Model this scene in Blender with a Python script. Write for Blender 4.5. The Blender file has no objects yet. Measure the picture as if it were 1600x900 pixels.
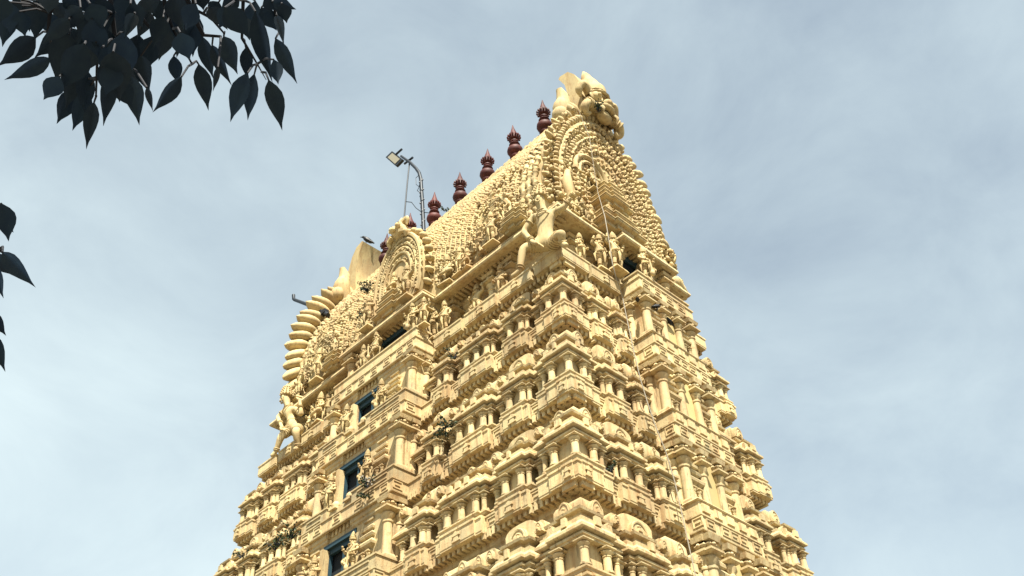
import bpy, bmesh, math, random
from mathutils import Vector, Matrix, Euler
random.seed(7)
R = math.radians; PI = math.pi
scn = bpy.context.scene
COL = scn.collection

# ------------------------------------------------------------------ camera
CAM_POS = Vector((19.0408, -17.2354, 1.6)); YAW, PITCH, ROLL, FPX = 2.343448, 0.728403, -0.0553, 1562.1
cf = Vector((math.cos(PITCH)*math.cos(YAW), math.cos(PITCH)*math.sin(YAW), math.sin(PITCH)))
cr = Vector((math.sin(YAW), -math.cos(YAW), 0)); cu = cr.cross(cf)
CR = math.cos(ROLL)*cr + math.sin(ROLL)*cu; CU = -math.sin(ROLL)*cr + math.cos(ROLL)*cu
cd = bpy.data.cameras.new('camera'); cam = bpy.data.objects.new('camera', cd); COL.objects.link(cam)
cd.sensor_width = 36; cd.lens = 36*FPX/1600; cd.clip_start = 0.05; cd.clip_end = 4000
cam.matrix_world = Matrix(((CR.x, CU.x, -cf.x, CAM_POS.x), (CR.y, CU.y, -cf.y, CAM_POS.y), (CR.z, CU.z, -cf.z, CAM_POS.z), (0, 0, 0, 1)))
scn.camera = cam
scn.render.resolution_x, scn.render.resolution_y = 1024, 576

def ray(px, py):
    return (cf + CR*((px-800)/FPX) - CU*((py-450)/FPX)).normalized()
def at(px, py, dist):            # a measured photo point at a distance
    return CAM_POS + ray(px, py)*dist
def on(px, py, ax, v):           # a measured photo point on an axis plane
    d = ray(px, py); return CAM_POS + d*((v-CAM_POS[ax])/d[ax])

# ------------------------------------------------------------------ sky and sun
SUN_EL, SUN_AZ = 57, -38          # azimuth measured from +X towards +Y
w = bpy.data.worlds.new('World'); scn.world = w; w.use_nodes = True
nt = w.node_tree; N = nt.nodes; L = nt.links; N.clear()
def nd(t, **k):
    n = N.new(t)
    for a, b in k.items(): setattr(n, a, b)
    return n
sky = nd('ShaderNodeTexSky', sky_type='NISHITA', sun_disc=False, sun_elevation=R(SUN_EL), sun_rotation=R(90-SUN_AZ), air_density=1.0, dust_density=1.0, ozone_density=1.0)
tc = nd('ShaderNodeTexCoord')
mp = nd('ShaderNodeMapping'); mp.inputs['Scale'].default_value = (1.0, 1.0, 1.5); mp.inputs['Location'].default_value = (0.13, 8.37, 2.59)
n1 = nd('ShaderNodeTexNoise'); n1.inputs['Scale'].default_value = 0.9; n1.inputs['Detail'].default_value = 7; n1.inputs['Roughness'].default_value = 0.5; n1.inputs['Distortion'].default_value = 0.2
rp = nd('ShaderNodeValToRGB'); rp.color_ramp.elements[0].position = 0.36; rp.color_ramp.elements[1].position = 0.64
rp.color_ramp.elements[0].color = (.40, .40, .40, 1); rp.color_ramp.elements[1].color = (.97, .97, .97, 1)
mx = nd('ShaderNodeMix', data_type='RGBA'); mx.inputs[7].default_value = (6.75, 7.95, 8.2, 1)
bg = nd('ShaderNodeBackground'); bg.inputs['Strength'].default_value = 0.05; wo = nd('ShaderNodeOutputWorld')
L.new(tc.outputs['Generated'], mp.inputs['Vector']); L.new(mp.outputs['Vector'], n1.inputs['Vector']); 
n2 = nd('ShaderNodeTexNoise'); n2.inputs['Scale'].default_value = 4.5; n2.inputs['Detail'].default_value = 9; n2.inputs['Roughness'].default_value = 0.6; n2.inputs['Distortion'].default_value = 0.5
ma = nd('ShaderNodeMix', data_type='FLOAT'); ma.inputs[0].default_value = .24
L.new(mp.outputs['Vector'], n2.inputs['Vector']); L.new(n1.outputs['Fac'], ma.inputs[2]); L.new(n2.outputs['Fac'], ma.inputs[3]); L.new(ma.outputs[0], rp.inputs['Fac'])
L.new(rp.outputs['Color'], mx.inputs[0]); L.new(sky.outputs['Color'], mx.inputs[6]); L.new(mx.outputs[2], bg.inputs['Color']); L.new(bg.outputs['Background'], wo.inputs['Surface'])
sd = bpy.data.lights.new('sun', 'SUN'); sun = bpy.data.objects.new('sun', sd); COL.objects.link(sun)
sd.energy = 5.0; sd.angle = R(1.2); sd.color = (1, .95, .83)
sv = Vector((math.cos(R(SUN_EL))*math.cos(R(SUN_AZ)), math.cos(R(SUN_EL))*math.sin(R(SUN_AZ)), math.sin(R(SUN_EL))))
sun.rotation_euler = sv.to_track_quat('Z', 'Y').to_euler(); sun.location = (30, -30, 60)
vs = scn.view_settings; vs.view_transform = 'Standard'; vs.look = 'None'; vs.exposure = 1.35; vs.gamma = 1; vs.use_curve_mapping = False

# ------------------------------------------------------------------ materials
def mat(name, base, rough=.8, metal=0.0, spec=.3):
    m = bpy.data.materials.new(name); m.use_nodes = True
    b = m.node_tree.nodes['Principled BSDF']; b.inputs['Base Color'].default_value = (*base, 1); b.inputs['Roughness'].default_value = rough
    b.inputs['Metallic'].default_value = metal; b.inputs['Specular IOR Level'].default_value = spec
    return m, m.node_tree.nodes, m.node_tree.links, b
def stucco(name, c1, c2, stain, soot, amt=1.0, bump=.25):
    m, n, l, b = mat(name, c1, .82)
    geo = n.new('ShaderNodeNewGeometry'); oi = n.new('ShaderNodeObjectInfo')
    def noise(scale, det, vec=None, rough=.6):
        x = n.new('ShaderNodeTexNoise'); x.inputs['Scale'].default_value = scale; x.inputs['Detail'].default_value = det; x.inputs['Roughness'].default_value = rough
        l.new(vec or geo.outputs['Position'], x.inputs['Vector']); return x.outputs['Fac']
    def ramp(s, a, bb, hi=1.0):
        r = n.new('ShaderNodeMapRange'); r.inputs[1].default_value = a; r.inputs[2].default_value = bb; r.inputs[4].default_value = hi; l.new(s, r.inputs[0]); return r.outputs[0]
    def mix(f, a, bcol):
        x = n.new('ShaderNodeMix'); x.data_type = 'RGBA'; l.new(f, x.inputs[0])
        if isinstance(a, tuple): x.inputs[6].default_value = (*a, 1)
        else: l.new(a, x.inputs[6])
        x.inputs[7].default_value = (*bcol, 1); return x.outputs[2]
    col = mix(ramp(noise(.9, 5), .38, .66), c1, c2)
    def streak(sx, sz):
        mp = n.new('ShaderNodeMapping'); mp.inputs['Scale'].default_value = (sx, sx, sz); l.new(geo.outputs['Position'], mp.inputs['Vector']); return mp.outputs['Vector']
    col = mix(ramp(noise(.45, 4), .46, .68, .5*amt), col, stain)                       # broad faded patches
    col = mix(ramp(noise(1.9, 7), .55, .68, .5*amt), col, (.30, .27, .17))              # grey algae
    col = mix(ramp(noise(1.0, 6, streak(6, .8)), .50, .66, .62*amt), col, stain)       # rain streaks
    col = mix(ramp(noise(1.0, 6, streak(13, 1.6)), .58, .68, .6*amt), col, soot)
    col = mix(ramp(noise(3.4, 9, None, .72), .54, .68, .6*amt), col, stain)
    col = mix(ramp(noise(8.5, 8, None, .75), .58, .68, .65*amt), col, soot)
    sx_ = n.new('ShaderNodeSeparateXYZ'); l.new(geo.outputs['True Normal'], sx_.inputs[0])   # rain grime lying on the ledges, darkened to cut light bounced onto soffits
    mu = n.new('ShaderNodeMath'); mu.operation = 'MULTIPLY'; l.new(ramp(sx_.outputs['Z'], .75, .97), mu.inputs[0]); l.new(ramp(noise(2.5, 5), .25, .6, .85), mu.inputs[1])
    col = mix(mu.outputs[0], col, (.09, .066, .045))
    hsv = n.new('ShaderNodeHueSaturation'); l.new(col, hsv.inputs['Color'])
    v = n.new('ShaderNodeMapRange'); v.inputs[3].default_value = .82; v.inputs[4].default_value = 1.1; l.new(oi.outputs['Random'], v.inputs[0]); l.new(v.outputs[0], hsv.inputs['Value'])
    l.new(hsv.outputs['Color'], b.inputs['Base Color'])
    bp = n.new('ShaderNodeBump'); bp.inputs['Strength'].default_value = bump; bp.inputs['Distance'].default_value = .03
    l.new(noise(22, 6, None, .65), bp.inputs['Height']); l.new(bp.outputs['Normal'], b.inputs['Normal'])
    return m
CREAM = stucco('cream_limewash', (.60, .475, .245), (.52, .42, .235), (.33, .185, .075), (.10, .058, .036), .95)
FIGURE = stucco('cream_figure', (.56, .44, .215), (.49, .385, .20), (.33, .185, .075), (.11, .066, .04), .8, .15)
ROOFM = stucco('cream_roof', (.57, .445, .22), (.50, .39, .205), (.34, .195, .08), (.11, .066, .04), .8, .2)
OCHRE = stucco('ochre_panel', (.56, .44, .20), (.52, .41, .19), (.58, .38, .15), (.4, .26, .14), .35, .1)
TEAL = mat('teal_paint', (.022, .052, .068), .55)[0]
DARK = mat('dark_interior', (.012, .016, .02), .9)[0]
METAL = mat('dark_galvanised_pole', (.022, .027, .034), .5, .3)[0]
LENS = mat('lamp_lens', (.30, .27, .19), .3)[0]
WHITE = mat('white_cable', (.25, .22, .165), .6)[0]
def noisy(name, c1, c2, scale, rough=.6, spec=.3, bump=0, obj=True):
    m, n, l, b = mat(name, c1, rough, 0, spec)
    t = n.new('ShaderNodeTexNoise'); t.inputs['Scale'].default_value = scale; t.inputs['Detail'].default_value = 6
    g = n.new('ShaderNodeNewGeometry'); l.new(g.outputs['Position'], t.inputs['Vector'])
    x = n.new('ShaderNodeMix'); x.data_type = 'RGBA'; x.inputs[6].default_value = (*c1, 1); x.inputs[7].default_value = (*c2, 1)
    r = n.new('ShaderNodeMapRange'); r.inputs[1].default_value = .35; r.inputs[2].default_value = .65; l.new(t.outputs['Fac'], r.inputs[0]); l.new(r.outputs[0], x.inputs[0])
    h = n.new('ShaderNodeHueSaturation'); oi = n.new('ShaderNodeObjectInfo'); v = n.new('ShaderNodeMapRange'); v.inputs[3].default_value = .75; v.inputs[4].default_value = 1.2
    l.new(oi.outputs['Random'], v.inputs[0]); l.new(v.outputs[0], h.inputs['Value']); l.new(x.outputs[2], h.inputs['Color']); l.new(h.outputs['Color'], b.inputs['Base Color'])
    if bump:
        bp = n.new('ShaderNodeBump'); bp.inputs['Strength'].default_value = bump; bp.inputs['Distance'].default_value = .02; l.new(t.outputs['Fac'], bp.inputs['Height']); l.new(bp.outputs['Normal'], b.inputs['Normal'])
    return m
MAROON = noisy('maroon_finial', (.055, .013, .012), (.10, .026, .02), 6, .6, .25)
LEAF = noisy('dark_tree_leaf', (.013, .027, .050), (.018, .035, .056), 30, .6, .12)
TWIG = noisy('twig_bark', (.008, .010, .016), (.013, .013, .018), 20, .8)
PLANT = noisy('wild_plant_leaf', (.022, .04, .016), (.05, .07, .026), 9, .6)
FEATHER = noisy('crow_feather', (.007, .0075, .009), (.02, .02, .022), 25, .5)
GROUND = noisy('dusty_paving', (.10, .088, .065), (.15, .13, .095), .6, .9, .2, .2)
STONE = noisy('base_stone', (.34, .29, .22), (.44, .38, .28), 1.2, .85, .2, .3)

# ------------------------------------------------------------------ mesh helpers
class MB:
    def __init__(s): s.v = []; s.f = []
    def add(s, vs, fs, M=None):
        k = len(s.v)
        s.v += [tuple(M @ Vector(p)) if M else tuple(p) for p in vs]; s.f += [tuple(i+k for i in f) for f in fs]; return s
    def box(s, x0, x1, y0, y1, z0, z1, tx=0, ty=0, M=None):      # tx, ty: inset of the top
        vs = [(x0, y0, z0), (x1, y0, z0), (x1, y1, z0), (x0, y1, z0), (x0+tx, y0+ty, z1), (x1-tx, y0+ty, z1), (x1-tx, y1-ty, z1), (x0+tx, y1-ty, z1)]
        return s.add(vs, [(3, 2, 1, 0), (4, 5, 6, 7), (0, 1, 5, 4), (1, 2, 6, 5), (2, 3, 7, 6), (3, 0, 4, 7)], M)
    def sweep(s, poly, prof, M=None, caps=(True, True)):         # plan polygon (CCW) swept through (offset, z)
        n = len(poly); nr = []
        for i in range(n):
            a, b, c = Vector(poly[i-1]), Vector(poly[i]), Vector(poly[(i+1) % n])
            d1 = (b-a).normalized(); d2 = (c-b).normalized(); m1 = Vector((d1.y, -d1.x)); m2 = Vector((d2.y, -d2.x))
            nr.append((m1+m2)/max(.2, 1+m1.dot(m2)))
        vs = [(p[0]+o*q.x, p[1]+o*q.y, z) for o, z in prof for p, q in zip(poly, nr)]
        fs = [(k*n+i, k*n+(i+1) % n, (k+1)*n+(i+1) % n, (k+1)*n+i) for k in range(len(prof)-1) for i in range(n)]
        if caps[0]: fs.append(tuple(range(n-1, -1, -1)))
        if caps[1]: fs.append(tuple((len(prof)-1)*n+i for i in range(n)))
        return s.add(vs, fs, M)
    def lathe(s, prof, seg=10, c=(0, 0, 0), M=None, ph=0):
        vs = [(c[0]+r*math.cos(2*PI*i/seg+ph), c[1]+r*math.sin(2*PI*i/seg+ph), c[2]+z) for r, z in prof for i in range(seg)]
        fs = [(k*seg+i, k*seg+(i+1) % seg, (k+1)*seg+(i+1) % seg, (k+1)*seg+i) for k in range(len(prof)-1) for i in range(seg)]
        fs += [tuple(range(seg-1, -1, -1)), tuple((len(prof)-1)*seg+i for i in range(seg))]
        return s.add(vs, fs, M)
    def extr(s, out, y0, y1, M=None):                            # outline in x, z pushed along y
        n = len(out); vs = [(x, y0, z) for x, z in out]+[(x, y1, z) for x, z in out]
        return s.add(vs, [(i, (i+1) % n, n+(i+1) % n, n+i) for i in range(n)]+[tuple(range(n-1, -1, -1)), tuple(range(n, 2*n))], M)
    def tube(s, pts, rad, seg=6, M=None):
        pts = [Vector(p) for p in pts]; n = len(pts)
        if not isinstance(rad, (list, tuple)): rad = [rad]*n
        vs = []; up = Vector((.13, .31, .94))
        for k in range(n):
            d = (pts[min(k+1, n-1)]-pts[max(k-1, 0)]).normalized()
            a = d.cross(up); a = a.normalized() if a.length > 1e-3 else Vector((1, 0, 0)); b = d.cross(a)
            vs += [tuple(pts[k]+rad[k]*(a*math.cos(2*PI*i/seg)+b*math.sin(2*PI*i/seg))) for i in range(seg)]
        fs = [(k*seg+i, k*seg+(i+1) % seg, (k+1)*seg+(i+1) % seg, (k+1)*seg+i) for k in range(n-1) for i in range(seg)]
        fs += [tuple(range(seg-1, -1, -1)), tuple((n-1)*seg+i for i in range(seg))]
        return s.add(vs, fs, M)
    def ctube(s, pts, rad, seg=8, M=None, n=5):                  # tube through a smooth curve
        P = [Vector(p) for p in pts]; k = len(P); Q = []; W = []
        for i in range(k-1):
            a, b, c, d = P[max(i-1, 0)], P[i], P[i+1], P[min(i+2, k-1)]
            for j in range(n):
                t = j/n; Q.append(.5*((2*b)+(c-a)*t+(2*a-5*b+4*c-d)*t*t+(3*b-a-3*c+d)*t**3)); f = t*t*(3-2*t); W.append(rad[i]*(1-f)+rad[i+1]*f)
        return s.tube(Q+[P[-1]], W+[rad[-1]], seg, M)
    def blob(s, c, r, M=None, seg=8, rings=5):
        if not isinstance(r, (list, tuple)): r = (r, r, r)
        pr = [(max(.02, math.sin(PI*k/rings)), -math.cos(PI*k/rings)) for k in range(rings+1)]
        vs = [(c[0]+r[0]*q*math.cos(2*PI*i/seg), c[1]+r[1]*q*math.sin(2*PI*i/seg), c[2]+r[2]*z) for q, z in pr for i in range(seg)]
        fs = [(k*seg+i, k*seg+(i+1) % seg, (k+1)*seg+(i+1) % seg, (k+1)*seg+i) for k in range(rings) for i in range(seg)]
        fs += [tuple(range(seg-1, -1, -1)), tuple(rings*seg+i for i in range(seg))]
        return s.add(vs, fs, M)
    def ring(s, c, ax, Rr, r, seg=12, M=None):
        ax = Vector(ax).normalized(); a = ax.orthogonal().normalized(); b = ax.cross(a); c = Vector(c); vs = []; t = 5
        for i in range(seg):
            q = 2*PI*i/seg; d = a*math.cos(q)+b*math.sin(q)
            for j in range(t):
                p = 2*PI*j/t; vs.append(tuple(c+d*(Rr+r*math.cos(p))+ax*(r*math.sin(p))))
        fs = [(i*t+j, ((i+1) % seg)*t+j, ((i+1) % seg)*t+(j+1) % t, i*t+(j+1) % t) for i in range(seg) for j in range(t)]
        return s.add(vs, fs, M)
    def mesh(s, name, m, ang=38):
        me = bpy.data.meshes.new(name); me.from_pydata(s.v, [], s.f)
        bm = bmesh.new(); bm.from_mesh(me); bmesh.ops.recalc_face_normals(bm, faces=bm.faces); bm.to_mesh(me); bm.free()
        me.materials.append(m); me.shade_smooth(); me.set_sharp_from_angle(angle=R(ang)); return me
    def obj(s, name, m, parent=None, loc=(0, 0, 0), rz=0, ang=38, **k):
        return inst(s.mesh(name, m, ang), name, parent, loc, rz, **k)
def inst(me, name, parent=None, loc=(0, 0, 0), rz=0, sc=None, rot=None, kind=None):
    o = bpy.data.objects.new(name, me); COL.objects.link(o); o.parent = parent; o.location = loc
    o.rotation_euler = rot if rot else (0, 0, rz)
    if sc: o.scale = sc
    if kind: o['kind'] = kind
    return o
def tag(o, label, cat, group=None):
    o['label'] = label; o['category'] = cat
    if group: o['group'] = group
    return o
def jit(a): return random.uniform(-a, a)

# ------------------------------------------------------------------ ground
g = MB(); g.box(-900, 900, -900, 900, -.4, 0); g.obj('ground', GROUND, kind='structure')

# ------------------------------------------------------------------ the gate tower
TOWER = bpy.data.objects.new('temple_gate_tower', None); COL.objects.link(TOWER)
tag(TOWER, 'tall cream stepped temple gate tower with barrel roof and carved figures', 'temple tower')
# per level: half length, half width, underside of the fascia band; bay fronts
LV = [(7.00, 2.98, 19.21, 3.46, 7.55), (7.25, 3.37, 16.87, 3.78, 7.68), (7.53, 3.74, 14.37, 4.06, 7.86), (7.89, 4.22, 11.84, 4.46, 8.10), (8.26, 4.68, 9.15, 4.88, 8.44)]
FH = .43                                              # height of a fascia band
BL, BR_ = (-2.30, 1.70), (-.55, 1.72)                 # bay extents: along x on the long face, along y on the short face
def plan(a, b, bl, br, ins=0):
    """outline of a storey: rectangle with a projecting bay on every face"""
    pts = [(-a, -b), (BL[0]+ins, -b), (BL[0]+ins, -bl), (BL[1]-ins, -bl), (BL[1]-ins, -b), (a, -b), (a, BR_[0]+ins), (br, BR_[0]+ins), (br, BR_[1]-ins), (a, BR_[1]-ins),
           (a, b), (BL[1]-ins, b), (BL[1]-ins, bl), (BL[0]+ins, bl), (BL[0]+ins, b), (-a, b), (-a, BR_[1]-ins), (-br, BR_[1]-ins), (-br, BR_[0]+ins), (-a, BR_[0]+ins)]
    return pts

# the plain stone base below the picture
z4 = LV[4][2]
b0 = MB(); b0.sweep(plan(8.9, 5.4, 5.7, 9.2), [(.5, 0), (.5, .8), (.3, 1.0), (.3, 1.6), (.0, 1.8), (0, 5.2), (.35, 5.6), (.35, 6.0), (.05, 6.3), (-.35, 6.5), (-.5, z4-.25), (-.1, z4-.05)])
b0.obj('base_storey', STONE, TOWER)
d0 = MB(); d0.box(-1.3, 1.5, -5.95, -5.6, .81, 4.6); d0.obj('gateway_door', TEAL, TOWER)

# column meshes -----------------------------------------------------
def column_mesh(r, h, name='column', seg=10, big=False):
    m = MB(); p = [(1.3, 0), (1.3, .07), (1.02, .09), (.98, .12), (.93, .60), (1.08, .615), (1.08, .645), (.82, .665), (.95, .71), (1.38, .775), (1.42, .805), (1.1, .85), (.92, .87)]
    m.lathe([(r*x, h*z) for x, z in p], seg)
    m.box(-r*1.25, r*1.25, -r*1.25, r*1.25, h*.865, h*.90, -r*.3, -r*.3); m.box(-r*1.6, r*1.6, -r*1.6, r*1.6, h*.902, h*.94)
    m.box(-r*1.05, r*1.05, -r*1.05, r*1.05, h*.942, h*1.0)
    return m.mesh(name, CREAM, 45)
COLS = column_mesh(.086, .49)
COLR = column_mesh(.062, .49)
def big_column_mesh(h):
    m = MB(); r = .125
    m.box(-.19, .19, -.19, .19, 0, .06); m.box(-.16, .16, -.16, .16, .062, .13, .02, .02)
    m.lathe([(r*1.05, .13), (r*.93, h*.58), (r*1.12, h*.59), (r*1.15, h*.615), (r*.85, h*.63), (r*.9, h*.655), (r*1.35, h*.70), (r*1.42, h*.725), (r*1.0, h*.76)], 12)
    m.box(-.15, .15, -.15, .15, h*.76, h*.785, -.07, -.07); m.box(-.235, .235, -.235, .235, h*.787, h*.815); m.box(-.12, .12, -.12, .12, h*.817, h*.86)
    for k in range(8):                                # flowered bracket
        q = 2*PI*k/8; m.blob((.14*math.cos(q), .14*math.sin(q), h*.885), (.075, .075, .06), None, 6, 4)
    m.box(-.19, .19, -.19, .19, h*.93, h*1.0, -.03, -.03)
    return m.mesh('bay_pilaster', CREAM, 45)

# small arch ornament (front relief plate), stands on z=0, faces -y
def arch_outline(w, h, n=9, foot=.18, sqr=1.0):
    pts = [(-w/2, 0), (-w/2, h*foot)]
    for k in range(n+1):
        q = PI-PI*k/n; bul = 1+.10*math.sin(PI*k/n)
        cq, sq = math.cos(q), math.sin(q); pts.append((w/2*math.copysign(abs(cq)**sqr, cq)*(1.0 if k in (0, n) else 1.05), h*foot+(h*(1-foot))*abs(sq)**sqr))
    pts += [(w/2, 0)]
    out = []
    for p in pts:
        if not out or (abs(p[0]-out[-1][0])+abs(p[1]-out[-1][1])) > 1e-4: out.append(p)
    return out
def nasi(m, w, h, y, M=None, d=.05):
    m.extr(arch_outline(w, h), y-d, y+.05, M)
    o = arch_outline(w*.98, h*.98)[1:-1]
    m.tube([(x*.84, y-d, z*.9+.0*h) for x, z in o], w*.055, 5, M)
    m.box(-w*.2, w*.2, y-d-.03, y-d+.02, h*.05, h*.18, 0, 0, M); m.box(-w*.12, w*.12, y-d-.05, y-d+.02, h*.2, h*.42, w*.03, .0, M)
    m.blob((0, y-d, h*.55), (w*.13, .04, h*.1), M, 6, 4)
NASI = {}
def nasi_mesh(w, h):
    k = (round(w, 2), round(h, 2))
    if k not in NASI: m = MB(); nasi(m, w, h, 0); NASI[k] = m.mesh('arch_ornament', CREAM)
    return NASI[k]

Y0 = .22                                              # wall plane behind the fascia front
def body_profile(s):
    P = [(.07, -.02), (.07, .03), (.19, .035), (.19, .07), (.22, .09), (.22, .125), (.16, .14), (.16, .165), (0, .17), (0, .66), (.14, .665), (.14, .70), (.175, .715), (.175, .755), (.12, .77), (.12, .80),
         (.215, .815), (.235, .83), (.235, .885), (.215, .905), (.155, .98), (.155, 1.03), (.11, 1.04), (.11, 1.09), (.04, 1.10), (-.02, 1.11), (-.02, 1.23), (.08, 1.25), (.095, 1.30), (.04, 1.315), (.0, 1.345)]
    return [(o, z*s) for o, z in P]
def kapota_blocks(m, poly, s, step=.16):
    """little upright blocks along the top of the eave"""
    n = len(poly)
    for i in range(n-1):
        a, b = Vector(poly[i]), Vector(poly[i+1]); d = b-a; ln = d.length
        if ln < .22: continue
        d.normalize(); nn = Vector((d.y, -d.x)); k = max(1, int(ln/step*.6))
        for j in range(k):
            c = a+d*((j+.5)*ln/k); t = math.atan2(d.y, d.x); wd = random.choice((.05, .065, .085))
            m.box(-wd, wd, -.035, .03, 0, .17*s, .01, .0, Matrix.Translation((c.x+nn.x*.19, c.y+nn.y*.19, .95*s)) @ Matrix.Rotation(t, 4, 'Z'))
def fascia_block(m, x0, x1, y, s, M=None, tab=True, low=0):
    """the cornice band steps forward below each shrine and carries a small carved tablet"""
    hh = FH+low
    vs = [(0, -hh), (0, -hh+.035), (-.012, -hh+.05), (-.012, -.10), (-.035, -.085), (-.035, -.035), (0, -.02)]
    n = len(vs)+2; pr = [(y+.42, -hh)]+[(y+p, z) for p, z in vs]+[(y+.42, -.02+low)]
    m.add([(x0, p, z) for p, z in pr]+[(x1, p, z) for p, z in pr], [(i, (i+1) % n, n+(i+1) % n, n+i) for i in range(n)]+[tuple(range(n)), tuple(range(2*n-1, n-1, -1))], M)
    if not tab: return
    c = (x0+x1)/2; q = min(.13, (x1-x0)*.3); y -= .012
    m.box(c-q, c+q, y-.035, y+.1, -hh+.07, -hh+.11, 0, 0, M); m.box(c-q*.6, c+q*.6, y-.03, y+.1, -hh+.11, -hh+.20, .015, 0, M); m.box(c-q*.95, c+q*.95, y-.04, y+.1, -hh+.20, -hh+.235, 0, 0, M)
    m.extr([(c-q*.7+v[0], -hh+.237+v[1]) for v in [(0, 0), (q*1.4, 0), (q*1.3, .03), (q*.7, .08), (q*.1, .03)]], y-.035, y+.1, M)
def shrine(kind, u, w, lev, face, s, fr=0):
    """a miniature shrine on a long/short face: body, columns, roof, arches"""
    a, b, z, bl, br = LV[lev]
    loc = (u, -b-fr, z+FH) if face == 'L' else (a+fr, u, z+FH); rz = 0 if face == 'L' else PI/2
    rz += jit(.006)
    D = 1.05; w -= .40; c = w*.30 if kind != 'long' else w*.36; st = .09
    ri = (b-LV[lev-1][1] if face == 'L' else a-LV[lev-1][0])+.05+fr
    poly = [(-w/2, D), (-w/2, Y0+st), (-c, Y0+st), (-c, Y0), (c, Y0), (c, Y0+st), (w/2, Y0+st), (w/2, D)]
    m = MB(); m.sweep(poly, body_profile(s)); kapota_blocks(m, poly, s)
    fascia_block(m, -w/2-.14, w/2+.14, .03, s, None, False); fascia_block(m, -c-.12, c+.12, -.015, s, None, True, .007)
    o = m.obj('miniature_shrine', CREAM, TOWER, loc, rz, ang=26)
    o.scale = (random.uniform(.97, 1.03), 1, random.uniform(.985, 1.012))
    xs = [-c-.03, c+.03, -w/2-.04, w/2+.04] + ([0] if kind == 'long' else [])
    for i, x in enumerate(xs):
        yy = Y0-.09 if i < 2 or x == 0 else Y0+st-.09
        inst(COLS if i < 2 or x == 0 else COLR, 'column', o, (x, yy, .17*s), 0, (1, 1, s))
    zr = 1.345*s; hd = .46*s
    r = MB()
    if kind == 'arch':                                # vault end facing outwards
        ww = w*1.02+.16; out = [(x, z0) for x, z0 in arch_outline(ww*.9, hd*.86, 10, .40, .68)]
        r.extr(out, ri, D, Matrix.Translation((0, 0, zr)))
        r.extr([(x*1.06, z0*1.04) for x, z0 in out], ri-.05, ri+.06, Matrix.Translation((0, 0, zr)))
        r.obj('shrine_roof', CREAM, o)
        inst(nasi_mesh(ww*.5, hd*.62), 'arch_ornament', o, (0, ri-.07, zr+.02))
    elif kind == 'long':                              # wagon roof lying along the face
        ww = w*.98+.16; dd = .5
        sec = [(-.02, 0), (-.05, .015*s), (-.05, .07*s), (-.02, .08*s), (-.03, .2*s), (-.01, .30*s), (.05, .38*s), (.16, .42*s), (.26, .43*s), (.5, .40*s), (.5, 0)]
        vs = []; n = len(sec); r.add([(-ww/2, ri+.07+y, zr+z0) for y, z0 in sec]+[(ww/2, ri+.07+y, zr+z0) for y, z0 in sec],
              [(i, (i+1) % n, n+(i+1) % n, n+i) for i in range(n)]+[tuple(range(n)), tuple(range(2*n-1, n-1, -1))])
        r.obj('shrine_roof', CREAM, o, ang=30)
        for x, k in ((-ww*.36, .8), (0, 1.0), (ww*.36, .8)):
            inst(nasi_mesh(.30*k, .33*s*k), 'arch_ornament', o, (x, ri-.02, zr+.01))
    else:                                             # small square block roof
        ww = w*.9+.14; pl = [(-ww/2, D), (-ww/2, ri+.04), (ww/2, ri+.04), (ww/2, D)]
        r.sweep(pl, [(.02, zr), (.06, zr+hd*.25), (.05, zr+hd*.7), (-.01, zr+hd*.95), (-.06, zr+hd)]); r.obj('shrine_roof', CREAM, o)
        inst(nasi_mesh(ww*.5, hd*.7), 'arch_ornament', o, (0, ri-.03, zr+.02))
    for sx in (-1, 1):                                # small arches over the wing eaves
        if w > .9: inst(nasi_mesh(.2, .2*s), 'arch_ornament', o, (sx*(w/2-.12), Y0+.0, .99*s))
    return o
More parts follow.
